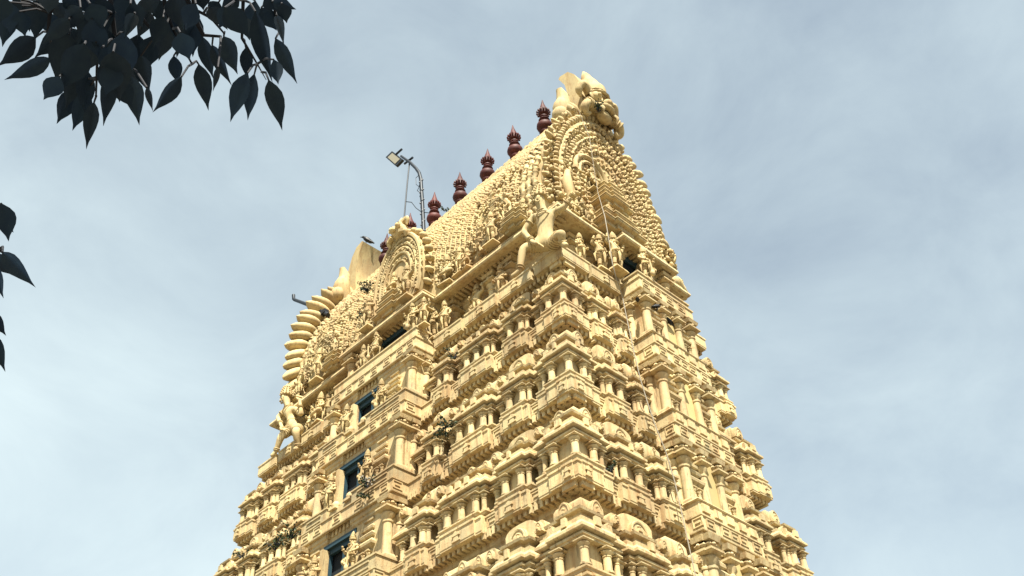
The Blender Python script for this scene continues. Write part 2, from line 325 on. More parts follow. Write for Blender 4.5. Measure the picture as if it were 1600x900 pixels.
def corner_shrine(sx, sy, wx, wy, lev, s):
    a, b, z, bl, br = LV[lev]
    wx -= .21; wy -= .21; st = .09; cx, cy = wx*.66, wy*.66
    rx, ry = a-LV[lev-1][0]+.05, b-LV[lev-1][1]+.05
    # drawn for the corner at +x, -y, then mirrored in plan
    base = [(-wx, wy), (-wx, Y0+st), (-cx, Y0+st), (-cx, Y0), (-Y0, Y0), (-Y0, cy), (-Y0-st, cy), (-Y0-st, wy)]
    def fl(p):
        q = [(x*(1 if sx > 0 else -1), y*(1 if sy < 0 else -1)) for x, y in p]
        return q if sx*sy < 0 else q[::-1]
    poly = fl(base); m = MB(); m.sweep(poly, body_profile(s)); kapota_blocks(m, poly, s)
    fx = 1 if sx > 0 else -1; fy = 1 if sy < 0 else -1
    e = .02; L1 = fl([(-wx-.11, wy+.11), (-wx-.11, .05), (-cx-.1, .05), (-cx-.1, 0), (0, 0), (0, cy+.1), (-.05, cy+.1), (-.05, wy+.11)])
    m.sweep(L1, [(0, -FH), (0, -FH+.035), (.012, -FH+.05), (.012, -.10), (.035, -.085), (.035, -.035), (0, -.025)])
    M1 = Matrix.Diagonal((fx, fy, 1, 1)); fascia_block(m, -.40, -.10, -.025, s, M1, True, .007)
    M2 = M1 @ Matrix.Translation((0, 0, 0)) @ Matrix.Rotation(PI/2, 4, 'Z'); fascia_block(m, .10, .40, -.025, s, M2, True, .012)
    o = m.obj('corner_shrine', CREAM, TOWER, (sx*a, sy*b, z+FH), ang=26)
    q = Y0-.10
    for x, y, cm in ((-q-.02, q+.02, COLS), (-cx-.03, q, COLS), (-q, cy+.03, COLS), (-(cx+wx)/2+.02, q+st, COLR), (-q-st, (cy+wy)/2-.02, COLR), (-wx-.03, q+st, COLR), (-q-st, wy+.03, COLR)):
        inst(cm, 'column', o, (x*fx, y*fy, .17*s), 0, (1, 1, s))
    zr = 1.345*s; hd = .47*s
    dx, dy = wx+.06, wy+.06
    dp = fl([(-dx, dy), (-dx, ry), (-rx, ry), (-rx, dy)])
    r = MB(); r.sweep(dp, [(.0, zr), (.03, zr+.012), (.03, zr+.06*s), (.0, zr+.075*s), (.01, zr+.2*s), (.005, zr+.30*s), (-.03, zr+.37*s), (-.08, zr+.405*s), (-.2, zr+.43*s)])
    r.obj('shrine_roof', CREAM, o, ang=30)
    mx_, my_ = (dx+rx)/2, (dy+ry)/2
    nm = nasi_mesh(.34, .34*s)
    inst(nm, 'arch_ornament', o, (-mx_*fx, (ry-.07)*fy, zr+.01), 0 if fy > 0 else PI)
    inst(nm, 'arch_ornament', o, ((-rx+.07)*fx, my_*fy, zr+.01), PI/2 if fx > 0 else -PI/2)
    n2 = nasi_mesh(.2, .22*s)
    for x, y, r2 in ((-wx+.14, Y0-.02, 0 if fy > 0 else PI), (-Y0+.02, wy-.14, PI/2 if fx > 0 else -PI/2)): inst(n2, 'arch_ornament', o, (x*fx, y*fy, .99*s), r2)
    return o

# tables of shrines: (kind, centre, width) measured along each face
TAB = [  # storey 0 (top) .. 3
    dict(cw=(1.10, .98), L=[('arch', 5.42, .98), ('long', 3.96, 1.40), ('small', 2.62, .74)], Rr=[('arch', -1.93, .80), ('small', -1.05, .62)], Rf=[('arch', 2.18, .62)], cf=(1.10, .72)),
    dict(cw=(1.16, 1.06), L=[('arch', 5.66, 1.04), ('long', 4.10, 1.50), ('small', 2.68, .78)], Rr=[('arch', -2.05, .96), ('small', -1.06, .66)], Rf=[('arch', 2.28, .72)], cf=(1.16, .88)),
    dict(cw=(1.24, 1.18), L=[('arch', 5.92, 1.10), ('long', 4.26, 1.60), ('small', 2.76, .84)], Rr=[('arch', -2.33, 1.12), ('small', -1.14, .78)], Rf=[('arch', 2.46, .84)], cf=(1.24, 1.04)),
    dict(cw=(1.30, 1.28), L=[('arch', 6.20, 1.14), ('long', 4.46, 1.68), ('small', 2.84, .90)], Rr=[('arch', -2.62, 1.22), ('small', -1.28, .86)], Rf=[('arch', 2.62, .96)], cf=(1.30, 1.2)),
]
WC, WW = -.60, 1.14                                     # window centre and width on the long face
panel_m = MB()
for q in ((-.15, .15, .085, .11), (-.15, .15, -.11, -.085), (-.15, -.125, -.085, .085), (.125, .15, -.085, .085), (-.08, .08, -.02, .03)): panel_m.box(q[0], q[1], -.022, .02, q[2], q[3])
PANEL = panel_m.mesh('relief_panel', CREAM)

def fascia(lev):
    a, b, z, bl, br = LV[lev]
    m = MB(); m.sweep(plan(a, b, bl+.18, br+.18, -.18), [(-.75, z+.07), (-.29, z+.07), (-.255, z+.01), (-.18, z+.01), (-.17, z+.04), (-.18, z+.07), (-.18, z+FH-.09), (-.15, z+FH-.075), (-.15, z+FH-.035), (-.2, z+FH-.022), (-.9, z+FH-.022)])
    o = m.obj('cornice_band', CREAM, TOWER)
    # brackets in the shade below the band
    d = MB(); step = .155
    for (p, q, nx, ny) in [((-a, -b), (BL[0], -b), 0, -1), ((BL[0], -bl), (BL[1], -bl), 0, -1), ((BL[1], -b), (a, -b), 0, -1), ((a, -b), (a, BR_[0]), 1, 0), ((br, BR_[0]), (br, BR_[1]), 1, 0), ((a, BR_[1]), (a, b), 1, 0), ((BL[1], -bl), (BL[1], -b), 1, 0), ((br, BR_[0]), (a, BR_[0]), 0, -1)]:
        ln = math.hypot(q[0]-p[0], q[1]-p[1]); n = max(2, int(ln/step)); t = math.atan2(ny, nx)+PI/2
        for i in range(n):
            f = (i+.5)/n; x = p[0]+(q[0]-p[0])*f; y = p[1]+(q[1]-p[1])*f
            e_ = .004 if nx else 0; d.box(-.042, .042, .14, .5, -.115-e_, .075+e_, 0, .0, Matrix.Translation((x, y, z)) @ Matrix.Rotation(t, 4, 'Z'))
    d.obj('bracket_row', CREAM, o, kind='stuff')
    return o
def storey(k):
    lev = k+1; a, b, z, bl, br = LV[lev]; ua, ub, uz, ubl, ubr = LV[k]
    h = uz-z; s = (h-FH-.12)/1.98; zt = z+FH
    # recessed wall with its own mouldings; plain bay walls in front, window slot in the long-face bay
    ra, rb = ua-.42, ub-.42; fy = -ubl+.17; fx = ubr-.17
    P = [(.10, zt-.03), (.10, zt+.12*s), (0, zt+.15*s), (0, zt+.66*s), (.07, zt+.70*s), (.07, zt+.78*s), (.13, zt+.83*s), (.11, zt+.95*s), (.02, zt+1.05*s), (0, zt+1.08*s), (0, uz-.26), (.05, uz-.21), (.05, uz-.12), (.10, uz-.09), (.10, uz+.05)]
    m = MB(); m.sweep([(-ra, -rb), (ra, -rb), (ra, rb), (-ra, rb)], P); sw = m.obj('storey_wall', CREAM, TOWER)
    w0, w1 = WC-WW/2, WC+WW/2
    PB = [(.0, zt-.03), (0, uz-.24), (.05, uz-.20), (.05, uz-.13), (.09, uz-.10), (.09, uz+.05)]
    m = MB(); m.sweep([(BL[0]+.13, rb-.1), (BL[0]+.13, fy), (w0, fy), (w0, fy+.66), (w1, fy+.66), (w1, fy), (BL[1]-.13, fy), (BL[1]-.13, rb-.1)], PB); m.obj('bay_wall', CREAM, TOWER)
    m = MB(); m.sweep([(-ra+.1, BR_[0]+.13), (fx, BR_[0]+.13), (fx, BR_[1]-.13), (-ra+.1, BR_[1]-.13)], PB); m.obj('bay_wall', CREAM, TOWER)
    band = fascia(lev)
    t = TAB[k]
    corner_shrine(1, -1, *t['cw'], lev, s); corner_shrine(-1, -1, t['cw'][0]*.92, t['cw'][1], lev, s); corner_shrine(1, 1, *t['cf'], lev, s)
    edges = []
    for kind, u, ww in t['L']:
        shrine(kind, u, ww, lev, 'L', s, -.03); q_ = (a+BL[0])/(a-BL[1]); um, wm_ = BL[0]-(u-BL[1])*q_, ww*q_; shrine(kind, um, wm_, lev, 'L', s, -.03)
        edges += [(u-ww/2, u+ww/2), (um-wm_/2, um+wm_/2)]
    for kind, u, ww in t['Rr']+t['Rf']: shrine(kind, u, ww, lev, 'R', s, -.03)
    # columns and panels in the gaps between the shrines
    ed = sorted(edges+[(-a, -a+t['cw'][0]*.92), (a-t['cw'][0], a)])
    for (p0, p1), (q0, q1) in zip(ed[:-1], ed[1:]):
        if q0-p1 > .9: continue
        u = (p1+q0)/2
        slim(u, -b+.28, zt, s, 0)
        inst(PANEL, 'relief_panel', band, (u, -b+.179, z+.21), jit(.01))
    for (u, fl) in [((t['Rr'][0][1]-t['Rr'][0][2]/2-b+t['cw'][1])/2, 1), ((t['Rr'][0][1]+t['Rr'][0][2]/2+t['Rr'][1][1]-t['Rr'][1][2]/2)/2, 1)]:
        slim(u, a-.28, zt, s, 1)
        inst(PANEL, 'relief_panel', band, (a-.179, u, z+.21), PI/2)
    slim(BL[1]+.22, -b+.3, zt, s, 0); slim(BL[0]-.22, -b+.3, zt, s, 0); slim(BR_[0]-.16, a-.28, zt, s, 1)
    for u in (-2.0, -1.45, -.6, .35, .85, 1.38): inst(PANEL, 'relief_panel', band, (u, -bl-.001, z+.21), 0, (1.1, 1, 1))
    for u in (-.25, .3, .62, .95, 1.45): inst(PANEL, 'relief_panel', band, (br+.001, u, z+.21), PI/2)
    inst(PANEL, 'relief_panel', band, (BL[1]-.001, -(b+bl)/2, z+.21), PI/2); inst(PANEL, 'relief_panel', band, ((a+br)/2, BR_[0]-.001, z+.21), 0, (.9, 1, 1))
    # ---- long-face bay
    bh = h-FH
    pl = MB()                                          # plinth under the bay's pilasters
    for x0, x1 in ((w1-.02, BL[1]-.02), (BL[0]+.02, w0+.02)):
        pl.box(x0, x1, -bl+.03, fy+.35, zt-.02, zt+.30, 0, 0); pl.box(x0-.03, x1+.03, -bl, fy+.35, zt+.302, zt+.35); pl.box(x0+.25, x1-.25, -bl+.0, fy, zt+.05, zt+.09); pl.box(x0+.25, x1-.25, -bl+.0, fy, zt+.2, zt+.24)
    pl.box(w0+.03, w1-.03, -bl+.1, fy+.05, zt-.02, zt+.22); pl.obj('bay_plinth', CREAM, TOWER)
    bc = big_column_mesh(bh-.35-.10)
    for u in (BL[1]-.20, BL[0]+.20): inst(bc, 'bay_pilaster', TOWER, (u, fy-.10, zt+.35))
    inst(bc, 'bay_pilaster', TOWER, (BL[1]-.14, -ub+.05, zt+.35), 0, (.8, .8, 1))
    for u in (WC+1.22, WC-1.06): pier(u, fy-.02, zt+.35, bh-.45, 0)
    # window
    zb, ztp = zt+.34, uz-.40
    wn = MB(); fw = .07
    wy0, wy1 = fy+.06, fy+.15
    wn.box(w0, w1, wy0, wy1, zb, zb+fw); wn.box(w0, w1, wy0, wy1, ztp-.14, ztp+.02); wn.box(w0, w0+fw, wy0, wy1, zb+fw, ztp-.14); wn.box(w1-fw, w1, wy0, wy1, zb+fw, ztp-.14)
    wo_ = wn.obj('window', TEAL, TOWER)
    bar = MB(); bar.box(-.025, .025, 0, .05, 0, ztp-.14-zb-fw); bmx = bar.mesh('mullion', TEAL)
    inst(bmx, 'mullion', wo_, (WC+.05, wy0+.02, zb+fw))
    tr = MB(); tr.box(w0+fw, w1-fw, wy0+.03, wy0+.07, zb+.42, zb+.47); tr.obj('transom', TEAL, wo_)
    gl = MB(); gl.box(w0+.002, w1-.002, wy1+.05, wy1+.07, zb, ztp); gl.obj('dark_opening', DARK, wo_)
    hd = MB(); hd.box(w0-.12, w1+.12, fy-.03, wy1, ztp+.0, ztp+.12); hd.obj('lintel', TEAL, wo_)
    up = MB(); up.box(w0+.001, w1-.001, fy+.012, wy1+.15, ztp+.122, uz+.03); up.obj('lintel_wall', CREAM, TOWER)
    sl = MB(); sl.box(w0+.001, w1-.001, fy-.1, fy+.6, zt+.225, zb-.004); sl.obj('window_sill', CREAM, wo_)
    jm = MB(); jm.box(-.06, .06, fy-.16, fy+.05, zb+.003, ztp-.03); jmm = jm.mesh('window_jamb', CREAM)
    inst(jmm, 'window_jamb', wo_, (WC-WW/2-.02, 0, 0))
    # ---- short-face bay
    pr = MB(); pr.box(a-.3, br-.03, BR_[0]+.03, BR_[1]-.03, zt-.02, zt+.30); pr.sweep([(a-.3, BR_[0]), (br, BR_[0]), (br, BR_[1]), (a-.3, BR_[1])], [(0, zt+.302), (.02, zt+.33), (0, zt+.36)])
    for u in (-.3, .15, .6, 1.05, 1.45): pr.box(br-.04, br+.012, u-.13, u+.13, zt+.06, zt+.26)
    pr.obj('bay_plinth', CREAM, TOWER)
    for u, sc in ((BR_[0]+.2, 1), (.33, .82), (.98, .82), (BR_[1]-.2, 1)): inst(bc, 'bay_pilaster', TOWER, (fx+.07, u, zt+.362), 0, (sc, sc, .995))
    inst(bc, 'bay_pilaster', TOWER, (ua+.0, BR_[0]+.12, zt+.362), 0, (.8, .8, .995))
    for u in (-.02, 1.28): pier(u, fx+.02, zt+.362, bh-.46, 1)
    op = MB(); op.box(fx-.05, fx+.03, .40, .90, zt+.36, uz-.2); op.obj('ochre_niche_panel', OCHRE, TOWER)
    return s
def slim(u, n, z, s, face):
    """narrow shrine set back in the gap between two larger ones"""
    w = .12; k = random.uniform(.94, 1.02)
    poly = [(-w/2, .8), (-w/2, .2), (w/2, .2), (w/2, .8)]; m = MB(); m.sweep(poly, [(o, zz*k) for o, zz in body_profile(s)]); kapota_blocks(m, poly, s)
    zr = 1.345*s*k; m.extr([(x, zr+zz) for x, zz in arch_outline(.26, .26*s, 8, .3, .8)], .08, .8)
    o = m.obj('slim_shrine', CREAM, TOWER, (u, n, z) if face == 0 else (n, u, z), 0 if face == 0 else PI/2)
    inst(COLS, 'column', o, (0, .10, .17*s*k), 0, (.9, .9, s*k)); inst(nasi_mesh(.2, .2*s), 'arch_ornament', o, (0, .06, zr+.01))
def pier(u, n, z, h, face):
    """slim stacked shrine pier: two columns under a triple eave"""
    m = MB(); w = .34; pl = [(-w/2, .2), (-w/2, 0), (w/2, 0), (w/2, .2)]
    m.sweep(pl, [(.05, 0), (.05, .06), (0, .08), (0, h*.38), (.05, h*.40), (.12, h*.43), (.13, h*.47), (.05, h*.53), (.02, h*.55), (.08, h*.57), (.10, h*.61), (.03, h*.66), (.0, h*.68), (.06, h*.70), (.07, h*.74), (0, h*.79), (-.04, h*.8), (-.04, h*.84), (.03, h*.86), (.03, h*.90), (-.05, h*.95), (-.1, h*.97)])
    o = m.obj('shrine_pier', CREAM, TOWER, (u, n, z) if face == 0 else (n, u, z), 0 if face == 0 else PI/2)
    for x in (-.1, .1): inst(COLR, 'column', o, (x, -.04, .08), 0, (.75, .75, (h*.31)/.49))
for k in range(4): storey(k)

# ------------------------------------------------------------------ sculpted figures
def skinned(joints, edges, name, sub=1):
    """one continuous body grown round a posed skeleton: joints {name: (pos, radius)}"""
    keys = list(joints); me = bpy.data.meshes.new(name)
    me.from_pydata([joints[k][0] for k in keys], [(keys.index(a), keys.index(b)) for a, b in edges], [])
    o = bpy.data.objects.new(name, me); COL.objects.link(o)
    md = o.modifiers.new('skin', 'SKIN'); md.use_smooth_shade = True
    for i, k in enumerate(keys):
        r = joints[k][1]; sv_ = me.skin_vertices[0].data[i]; sv_.radius = r if isinstance(r, tuple) else (r, r); sv_.use_root = (i == 0)
    if sub: o.modifiers.new('sub', 'SUBSURF').levels = sub
    dg = bpy.context.evaluated_depsgraph_get(); dg.update()
    m2 = bpy.data.meshes.new_from_object(o.evaluated_get(dg)); bpy.data.objects.remove(o)
    return [tuple(v.co) for v in m2.vertices], [tuple(p.vertices) for p in m2.polygons]
BONES = [('pel', 'bel'), ('bel', 'che'), ('che', 'nec'), ('nec', 'hea'), ('hea', 'top'), ('pel', 'hl'), ('hl', 'kl'), ('kl', 'al'), ('al', 'fl'), ('pel', 'hr'), ('hr', 'kr'), ('kr', 'ar'), ('ar', 'fr'),
         ('che', 'sl'), ('sl', 'el'), ('el', 'wl'), ('wl', 'dl'), ('che', 'sr'), ('sr', 'er'), ('er', 'wr'), ('wr', 'dr')]
def figure_mesh(name, J, crown=.30, club=None, extra=True, pedestal=True):
    """a stucco temple figure about 1 m tall facing -y; J overrides joint positions (l = +x)"""
    base = dict(pel=((0, 0, .50), (.12, .10)), bel=((0, -.01, .58), (.10, .09)), che=((0, 0, .70), (.135, .10)), nec=((0, 0, .79), .045), hea=((0, -.01, .86), .068), top=((0, 0, .92), .058),
                hl=((.065, 0, .47), .075), kl=((.075, -.02, .27), .052), al=((.075, 0, .06), .036), fl=((.09, -.09, .035), .03), hr=((-.065, 0, .47), .075), kr=((-.075, -.02, .27), .052), ar=((-.075, 0, .06), .036), fr=((-.09, -.09, .035), .03),
                sl=((.145, 0, .735), .05), el=((.20, -.02, .60), .037), wl=((.16, -.13, .55), .026), dl=((.13, -.16, .56), .03), sr=((-.145, 0, .735), .05), er=((-.20, -.02, .60), .037), wr=((-.16, -.13, .55), .026), dr=((-.13, -.16, .56), .03))
    for k, p in J.items(): base[k] = (p, base[k][1])
    v, f = skinned(base, BONES, name)
    m = MB(); m.add(v, f)
    hx, hy, hz = base['hea'][0]; P = lambda k: Vector(base[k][0])
    m.lathe([(.085, 0), (.092, .02), (.092, .04), (.07, .05), (.082, .075), (.08, .09), (.06, .1), (.07, .12), (.066, .135), (.045, .145), (.052, .165), (.046, .18), (.028, .19), (.032, .205), (.012, .235)], 9, (hx, hy+.01, hz+.045))
    m.blob((hx, hy-.07, hz+.0), (.014, .022, .022), None, 6, 4)
    for sx in (-1, 1): m.blob((hx+sx*.075, hy+.01, hz-.025), (.018, .024, .045), None, 6, 4)
    m.ring((hx, hy-.03, hz-.105), (0, .35, 1), .075, .016, 10); m.ring(P('bel')+Vector((0, 0, -.045)), (0, 0, 1), .105, .02, 12); m.ring(P('pel')+Vector((0, 0, .0)), (0, .1, 1), .125, .016, 12)
    for a, b, r in (('sl', 'el', .05), ('sr', 'er', .05), ('el', 'wl', .034), ('er', 'wr', .034), ('kl', 'al', .046), ('kr', 'ar', .046)):
        d = P(b)-P(a); m.ring(P(a)+d*(.5 if r > .036 else .8), d, r*.95, .013, 8)
    if extra:                                         # folded skirt cloth and side sashes
        for a, b in (('hl', 'kl'), ('hr', 'kr')):
            d = P(b)-P(a)
            for t in (.15, .35, .55, .75): m.ring(P(a)+d*t, d, .073-.018*t, .012, 8)
        m.tube([P('pel')+Vector((0, -.1, 0)), P('pel')+Vector((0, -.12, -.12)), P('pel')+Vector((.01, -.09, -.27))], [.03, .035, .012], 6)
        for sx in (-1, 1): m.tube([P('pel')+Vector((sx*.11, 0, .02)), P('pel')+Vector((sx*.18, .0, -.08)), P('pel')+Vector((sx*.15, .01, -.25))], [.02, .025, .01], 5)
    if club:
        a, b = club; m.tube([a, ((a[0]+b[0])/2, (a[1]+b[1])/2, (a[2]+b[2])/2), b], [.02, .024, .03], 6); m.blob(b, (.06, .06, .09), None, 8, 5)
    if pedestal: m.box(-.2, .2, -.15, .1, -.04, .015, .02, .02)
    return m.mesh('statue', FIGURE, 60)
FIG = {
 'guard': figure_mesh('guard', dict(kr=(-.16, -.16, .34), ar=(.02, -.17, .22), fr=(.07, -.22, .2), er=(-.24, .0, .62), wr=(-.22, -.12, .74), dr=(-.2, -.14, .79), el=(.24, -.03, .6), wl=(.14, -.16, .52), dl=(.10, -.19, .5)), club=((.10, -.2, .5), (.06, -.2, .12))),
 'stand': figure_mesh('stand', {}),
 'raise': figure_mesh('raise', dict(er=(-.25, 0, .66), wr=(-.24, -.08, .80), dr=(-.23, -.09, .85), el=(.23, 0, .59), wl=(.2, -.08, .46), dl=(.19, -.09, .41))),
 'dance': figure_mesh('dance', dict(pel=(.02, 0, .47), kl=(.17, -.08, .33), al=(.10, -.03, .08), fl=(.15, -.1, .04), kr=(-.2, -.1, .36), ar=(-.10, -.04, .2), fr=(-.14, -.1, .16), el=(.26, 0, .72), wl=(.3, -.07, .86), dl=(.31, -.08, .91), er=(-.25, -.02, .66), wr=(-.13, -.15, .66), dr=(-.09, -.17, .68))),
 'four': figure_mesh('four', dict(el=(.26, .01, .68), wl=(.27, -.05, .82), dl=(.27, -.06, .88), er=(-.26, .01, .68), wr=(-.27, -.05, .82), dr=(-.27, -.06, .88), kl=(.1, -.05, .27))),
 'sit': figure_mesh('sit', dict(pel=(0, 0, .30), bel=(0, -.01, .39), che=(0, 0, .51), nec=(0, 0, .60), hea=(0, -.01, .67), top=(0, 0, .73), hl=(.07, -.03, .28), kl=(.25, -.14, .26), al=(.02, -.2, .20), fl=(-.08, -.2, .2), hr=(-.07, -.03, .28), kr=(-.22, -.14, .27), ar=(-.17, -.17, .08), fr=(-.18, -.23, .03),
      sl=(.145, 0, .545), el=(.22, -.03, .42), wl=(.2, -.15, .34), dl=(.2, -.18, .31), sr=(-.145, 0, .545), er=(-.24, -.02, .46), wr=(-.22, -.12, .56), dr=(-.21, -.14, .6))),
}
def statue(kind, x, y, z, rz, h=1.15, mir=False, label=None):
    k = h/1.14
    o = inst(FIG[kind], 'statue', TOWER, (x, y, z+.04*k), rz+jit(.12), (-k if mir else k, k, k))
    return o

# ------------------------------------------------------------------ storey figures beside windows
for k in range(4):
    a, b, z, bl, br = LV[k+1]; zt = z+FH; fy = -LV[k][3]+.17
    statue('guard', WC+.84, fy-.2, zt+.35, 0, 1.2); statue(('raise', 'stand', 'dance', 'four')[k], WC-.80, fy-.2, zt+.35, .15, 1.2, True)
    for u in (WC+.33, WC-.3):                         # rounded stone on the sill in front of the opening
        q = MB(); q.blob((0, 0, .1), (.13, .11, .13), None, 10, 6); q.box(-.15, .15, -.12, .12, -.04, .03); q.obj('sill_knob', CREAM, TOWER, (u, -bl+.14, zt+.235), ang=60)

# ------------------------------------------------------------------ neck storey under the roof
a, b, z, bl, br = LV[0]; zt = z+FH; EZ = 21.22
def plan2(a, b, bl, br, ins=0): return plan(a, b, bl, br, ins)
NW0, NW1 = on(968, 385, 0, 6.78).y, on(1004, 400, 0, 6.78).y
p = plan2(6.05, 2.05, 2.78, 6.78, .15); w0, w1 = on(597, 520, 1, -2.75).x, on(638, 495, 1, -2.75).x
p[3:3] = [(w0, -2.78), (w0, -2.5), (w1, -2.5), (w1, -2.78)]
i7 = p.index((6.78, BR_[1]-.15)); p[i7:i7] = [(6.78, NW0), (6.2, NW0), (6.2, NW1), (6.78, NW1)]
m = MB(); m.sweep(p, [(.12, zt-.03), (.12, zt+.14), (.04, zt+.18), (0, zt+.2), (0, EZ-.25), (.08, EZ-.2), (.08, EZ-.1), (.14, EZ-.06), (.14, EZ+.2)]); m.obj('neck_wall', CREAM, TOWER)
for (x0, x1, y0, y1) in ((w0+.002, w1-.002, -2.72, -2.70),): q = MB(); q.box(x0, x1, y0, y1, zt+.2, EZ); q.obj('dark_opening', DARK, TOWER)
q = MB(); q.box(6.71, 6.73, NW0+.002, NW1-.002, zt+.2, EZ); q.obj('dark_opening', DARK, TOWER)
q = MB(); q.box(w0+.001, w1-.001, -2.80, -2.74, EZ-.16, EZ+.05); q.obj('lintel', TEAL, TOWER)
q = MB(); q.box(6.75, 6.81, NW0+.001, NW1-.001, EZ-.2, EZ+.05); q.obj('lintel', TEAL, TOWER)
q = MB(); q.sweep(plan(a-.12, b-.12, bl-.1, br-.1), [(0, zt-.03), (0, zt+.05), (-.05, zt+.07), (-.05, zt+.12), (-.6, zt+.13)]); q.obj('neck_step', CREAM, TOWER)
band0 = fascia(0)
for u in [x*.46-6.7 for x in range(30)]:              # merlon blocks and panels along the top band
    if BL[0]-.1 < u < BL[1]+.1: continue
    inst(PANEL, 'relief_panel', band0, (u, -b+.179, z+.21), 0, (random.uniform(.8, 1.2), 1, 1))
for u in (-2.6, -2.1, -1.6, -1.1): inst(PANEL, 'relief_panel', band0, (a-.179, u, z+.21), PI/2)
for u in (-2.0, -1.4, -.8, -.2, .4, 1.0, 1.45): inst(PANEL, 'relief_panel', band0, (u, -bl-.001, z+.21))
for u in (-.3, .2, .7, 1.2): inst(PANEL, 'relief_panel', band0, (br+.001, u, z+.21), PI/2)
fb = MB()
CB = [(0, -FH), (0, -FH+.035), (.012, -FH+.05), (.012, -.10), (.035, -.085), (.035, -.035), (0, -.026)]
m = MB(); m.sweep([(-1.0, 1.0), (-1.0, 0), (0, 0), (0, 1.0)], CB); m.obj('corner_band_block', CREAM, TOWER, (a, -b, zt))
m = MB(); m.sweep([(0, 1.0), (0, 0), (1.0, 0), (1.0, 1.0)], CB); m.obj('corner_band_block', CREAM, TOWER, (-a, -b, zt))
m = MB(); m.sweep([(-1.0, 0), (-1.0, -.7), (0, -.7), (0, 0)], CB); m.obj('corner_band_block', CREAM, TOWER, (a, b, zt))
for x0, x1 in ((1.95, 3.1), (3.25, 4.5), (4.65, 5.85), (-5.85, -4.7), (-4.55, -3.5), (-3.35, -2.55)):
    m = MB(); fascia_block(m, x0, x1, 0, 1, None); m.obj('band_block', CREAM, TOWER, (0, -b, zt))
m = MB(); fascia_block(m, -1.85, -.72, 0, 1, None); m.obj('band_block', CREAM, TOWER, (a, 0, zt), PI/2)
# podium walls in front of the neck bays
q = MB(); q.sweep([(BL[0]+.05, -bl+.5), (BL[0]+.05, -bl+.04), (BL[1]-.05, -bl+.04), (BL[1]-.05, -bl+.5)], [(0, zt-.02), (0, zt+.30), (.03, zt+.31), (.03, zt+.36)]); q.box(BL[1]-.1, BL[1]-.03, -bl+.1, -bl+.34, zt+.1, zt+.14); q.box(BL[1]-.1, BL[1]-.03, -bl+.1, -bl+.34, zt+.2, zt+.24); q.obj('bay_plinth', CREAM, TOWER)
q = MB(); q.sweep([(br-.6, BR_[0]+.05), (br-.05, BR_[0]+.05), (br-.05, BR_[1]-.05), (br-.6, BR_[1]-.05)], [(0, zt-.02), (0, zt+.16), (.03, zt+.17), (.03, zt+.22)]); q.obj('bay_plinth', CREAM, TOWER)
nc = big_column_mesh(EZ-zt-.14)
OX = lambda px, py, y: on(px, py, 1, y).x
OY = lambda px, py, x: on(px, py, 0, x).y
for px, py in ((797, 405), (768, 425), (708, 480), (562, 575), (524, 605), (480, 640)): inst(nc, 'bay_pilaster', TOWER, (OX(px, py, -2.3), -2.26, zt+.12), 0, (1.15, 1.15, 1))
nb = big_column_mesh(EZ-zt-.40)
for u in (1.42, -2.0): inst(nb, 'bay_pilaster', TOWER, (u, -3.0, zt+.36), 0, (1.1, 1.1, 1))
for u in (-1.7, -1.0, 2.2): inst(nc, 'bay_pilaster', TOWER, (6.22, u, zt+.12), 0, (1.1, 1.1, 1))
nr = big_column_mesh(EZ-zt-.26)
inst(nr, 'bay_pilaster', TOWER, (6.95, 1.5, zt+.22)); jb = MB(); jb.box(6.75, 7.25, 0, .09, zt+.22, EZ-.1); jb.obj('window_jamb', CREAM, TOWER, (0, OY(1000, 400, 7.0), 0))
for kind, px, py, y, zz, h, mi in (('guard', 645, 495, -3.22, .36, 1.3, False), ('four', 662, 492, -3.24, .36, 1.1, True), ('stand', 677, 478, -2.74, .13, 1.4, False), ('raise', 695, 470, -2.72, .13, 1.3, False), ('guard', 588, 540, -3.22, .36, 1.25, True), ('dance', 568, 552, -3.22, .36, 1.1, False),
     ('dance', 745, 445, -2.45, .13, 1.35, False), ('stand', 782, 420, -2.55, .13, 1.3, True), ('raise', 545, 585, -2.65, .13, 1.2, False), ('sit', 502, 618, -2.8, .13, 1.5, False), ('four', 515, 605, -2.65, .13, 1.2, True), ('dance', 490, 632, -2.65, .13, 1.2, False)):
    statue(kind, OX(px, py, y), y, zt+zz, 0, h, mi)
for kind, x, px, py, zz, h, mi in (('stand', 6.75, 905, 372, .13, 1.15, False), ('raise', 6.86, 937, 390, .13, 1.5, False), ('four', 7.1, 960, 390, .22, 1.5, False), ('guard', 7.34, 1006, 405, .22, 1.4, True)):
    statue(kind, x, OY(px, py, x), zt+zz, PI/2, h, mi)

# eave
ep = plan(6.92, 2.84, 3.28, 7.32, -.05)
m = MB(); m.sweep(ep, [(-.95, EZ+.12), (-.16, EZ+.06), (-.12, EZ), (0, EZ), (.03, EZ+.05), (.02, EZ+.12), (-.06, EZ+.2), (-.2, EZ+.25), (-.22, EZ+.31), (-.12, EZ+.33), (-.12, EZ+.38), (-.35, EZ+.42), (-.9, EZ+.43)])
eave = m.obj('roof_eave', CREAM, TOWER)
d = MB()
for (p0, q0, nx, ny) in [((-6.7, -2.84), (-1.6, -2.84), 0, -1), ((-1.6, -3.28), (1.75, -3.28), 0, -1), ((1.75, -2.84), (6.7, -2.84), 0, -1), ((7.32, -.6), (7.32, 1.77), 1, 0)]:
    n = int(math.hypot(q0[0]-p0[0], q0[1]-p0[1])/.17); t = math.atan2(ny, nx)+PI/2
    for i in range(n):
        f = (i+.5)/n; d.box(-.045, .045, .3, .6, -.01, .12, 0, 0, Matrix.Translation((p0[0]+(q0[0]-p0[0])*f, p0[1]+(q0[1]-p0[1])*f, EZ)) @ Matrix.Rotation(t, 4, 'Z'))
d.obj('bracket_row', CREAM, eave, kind='stuff')

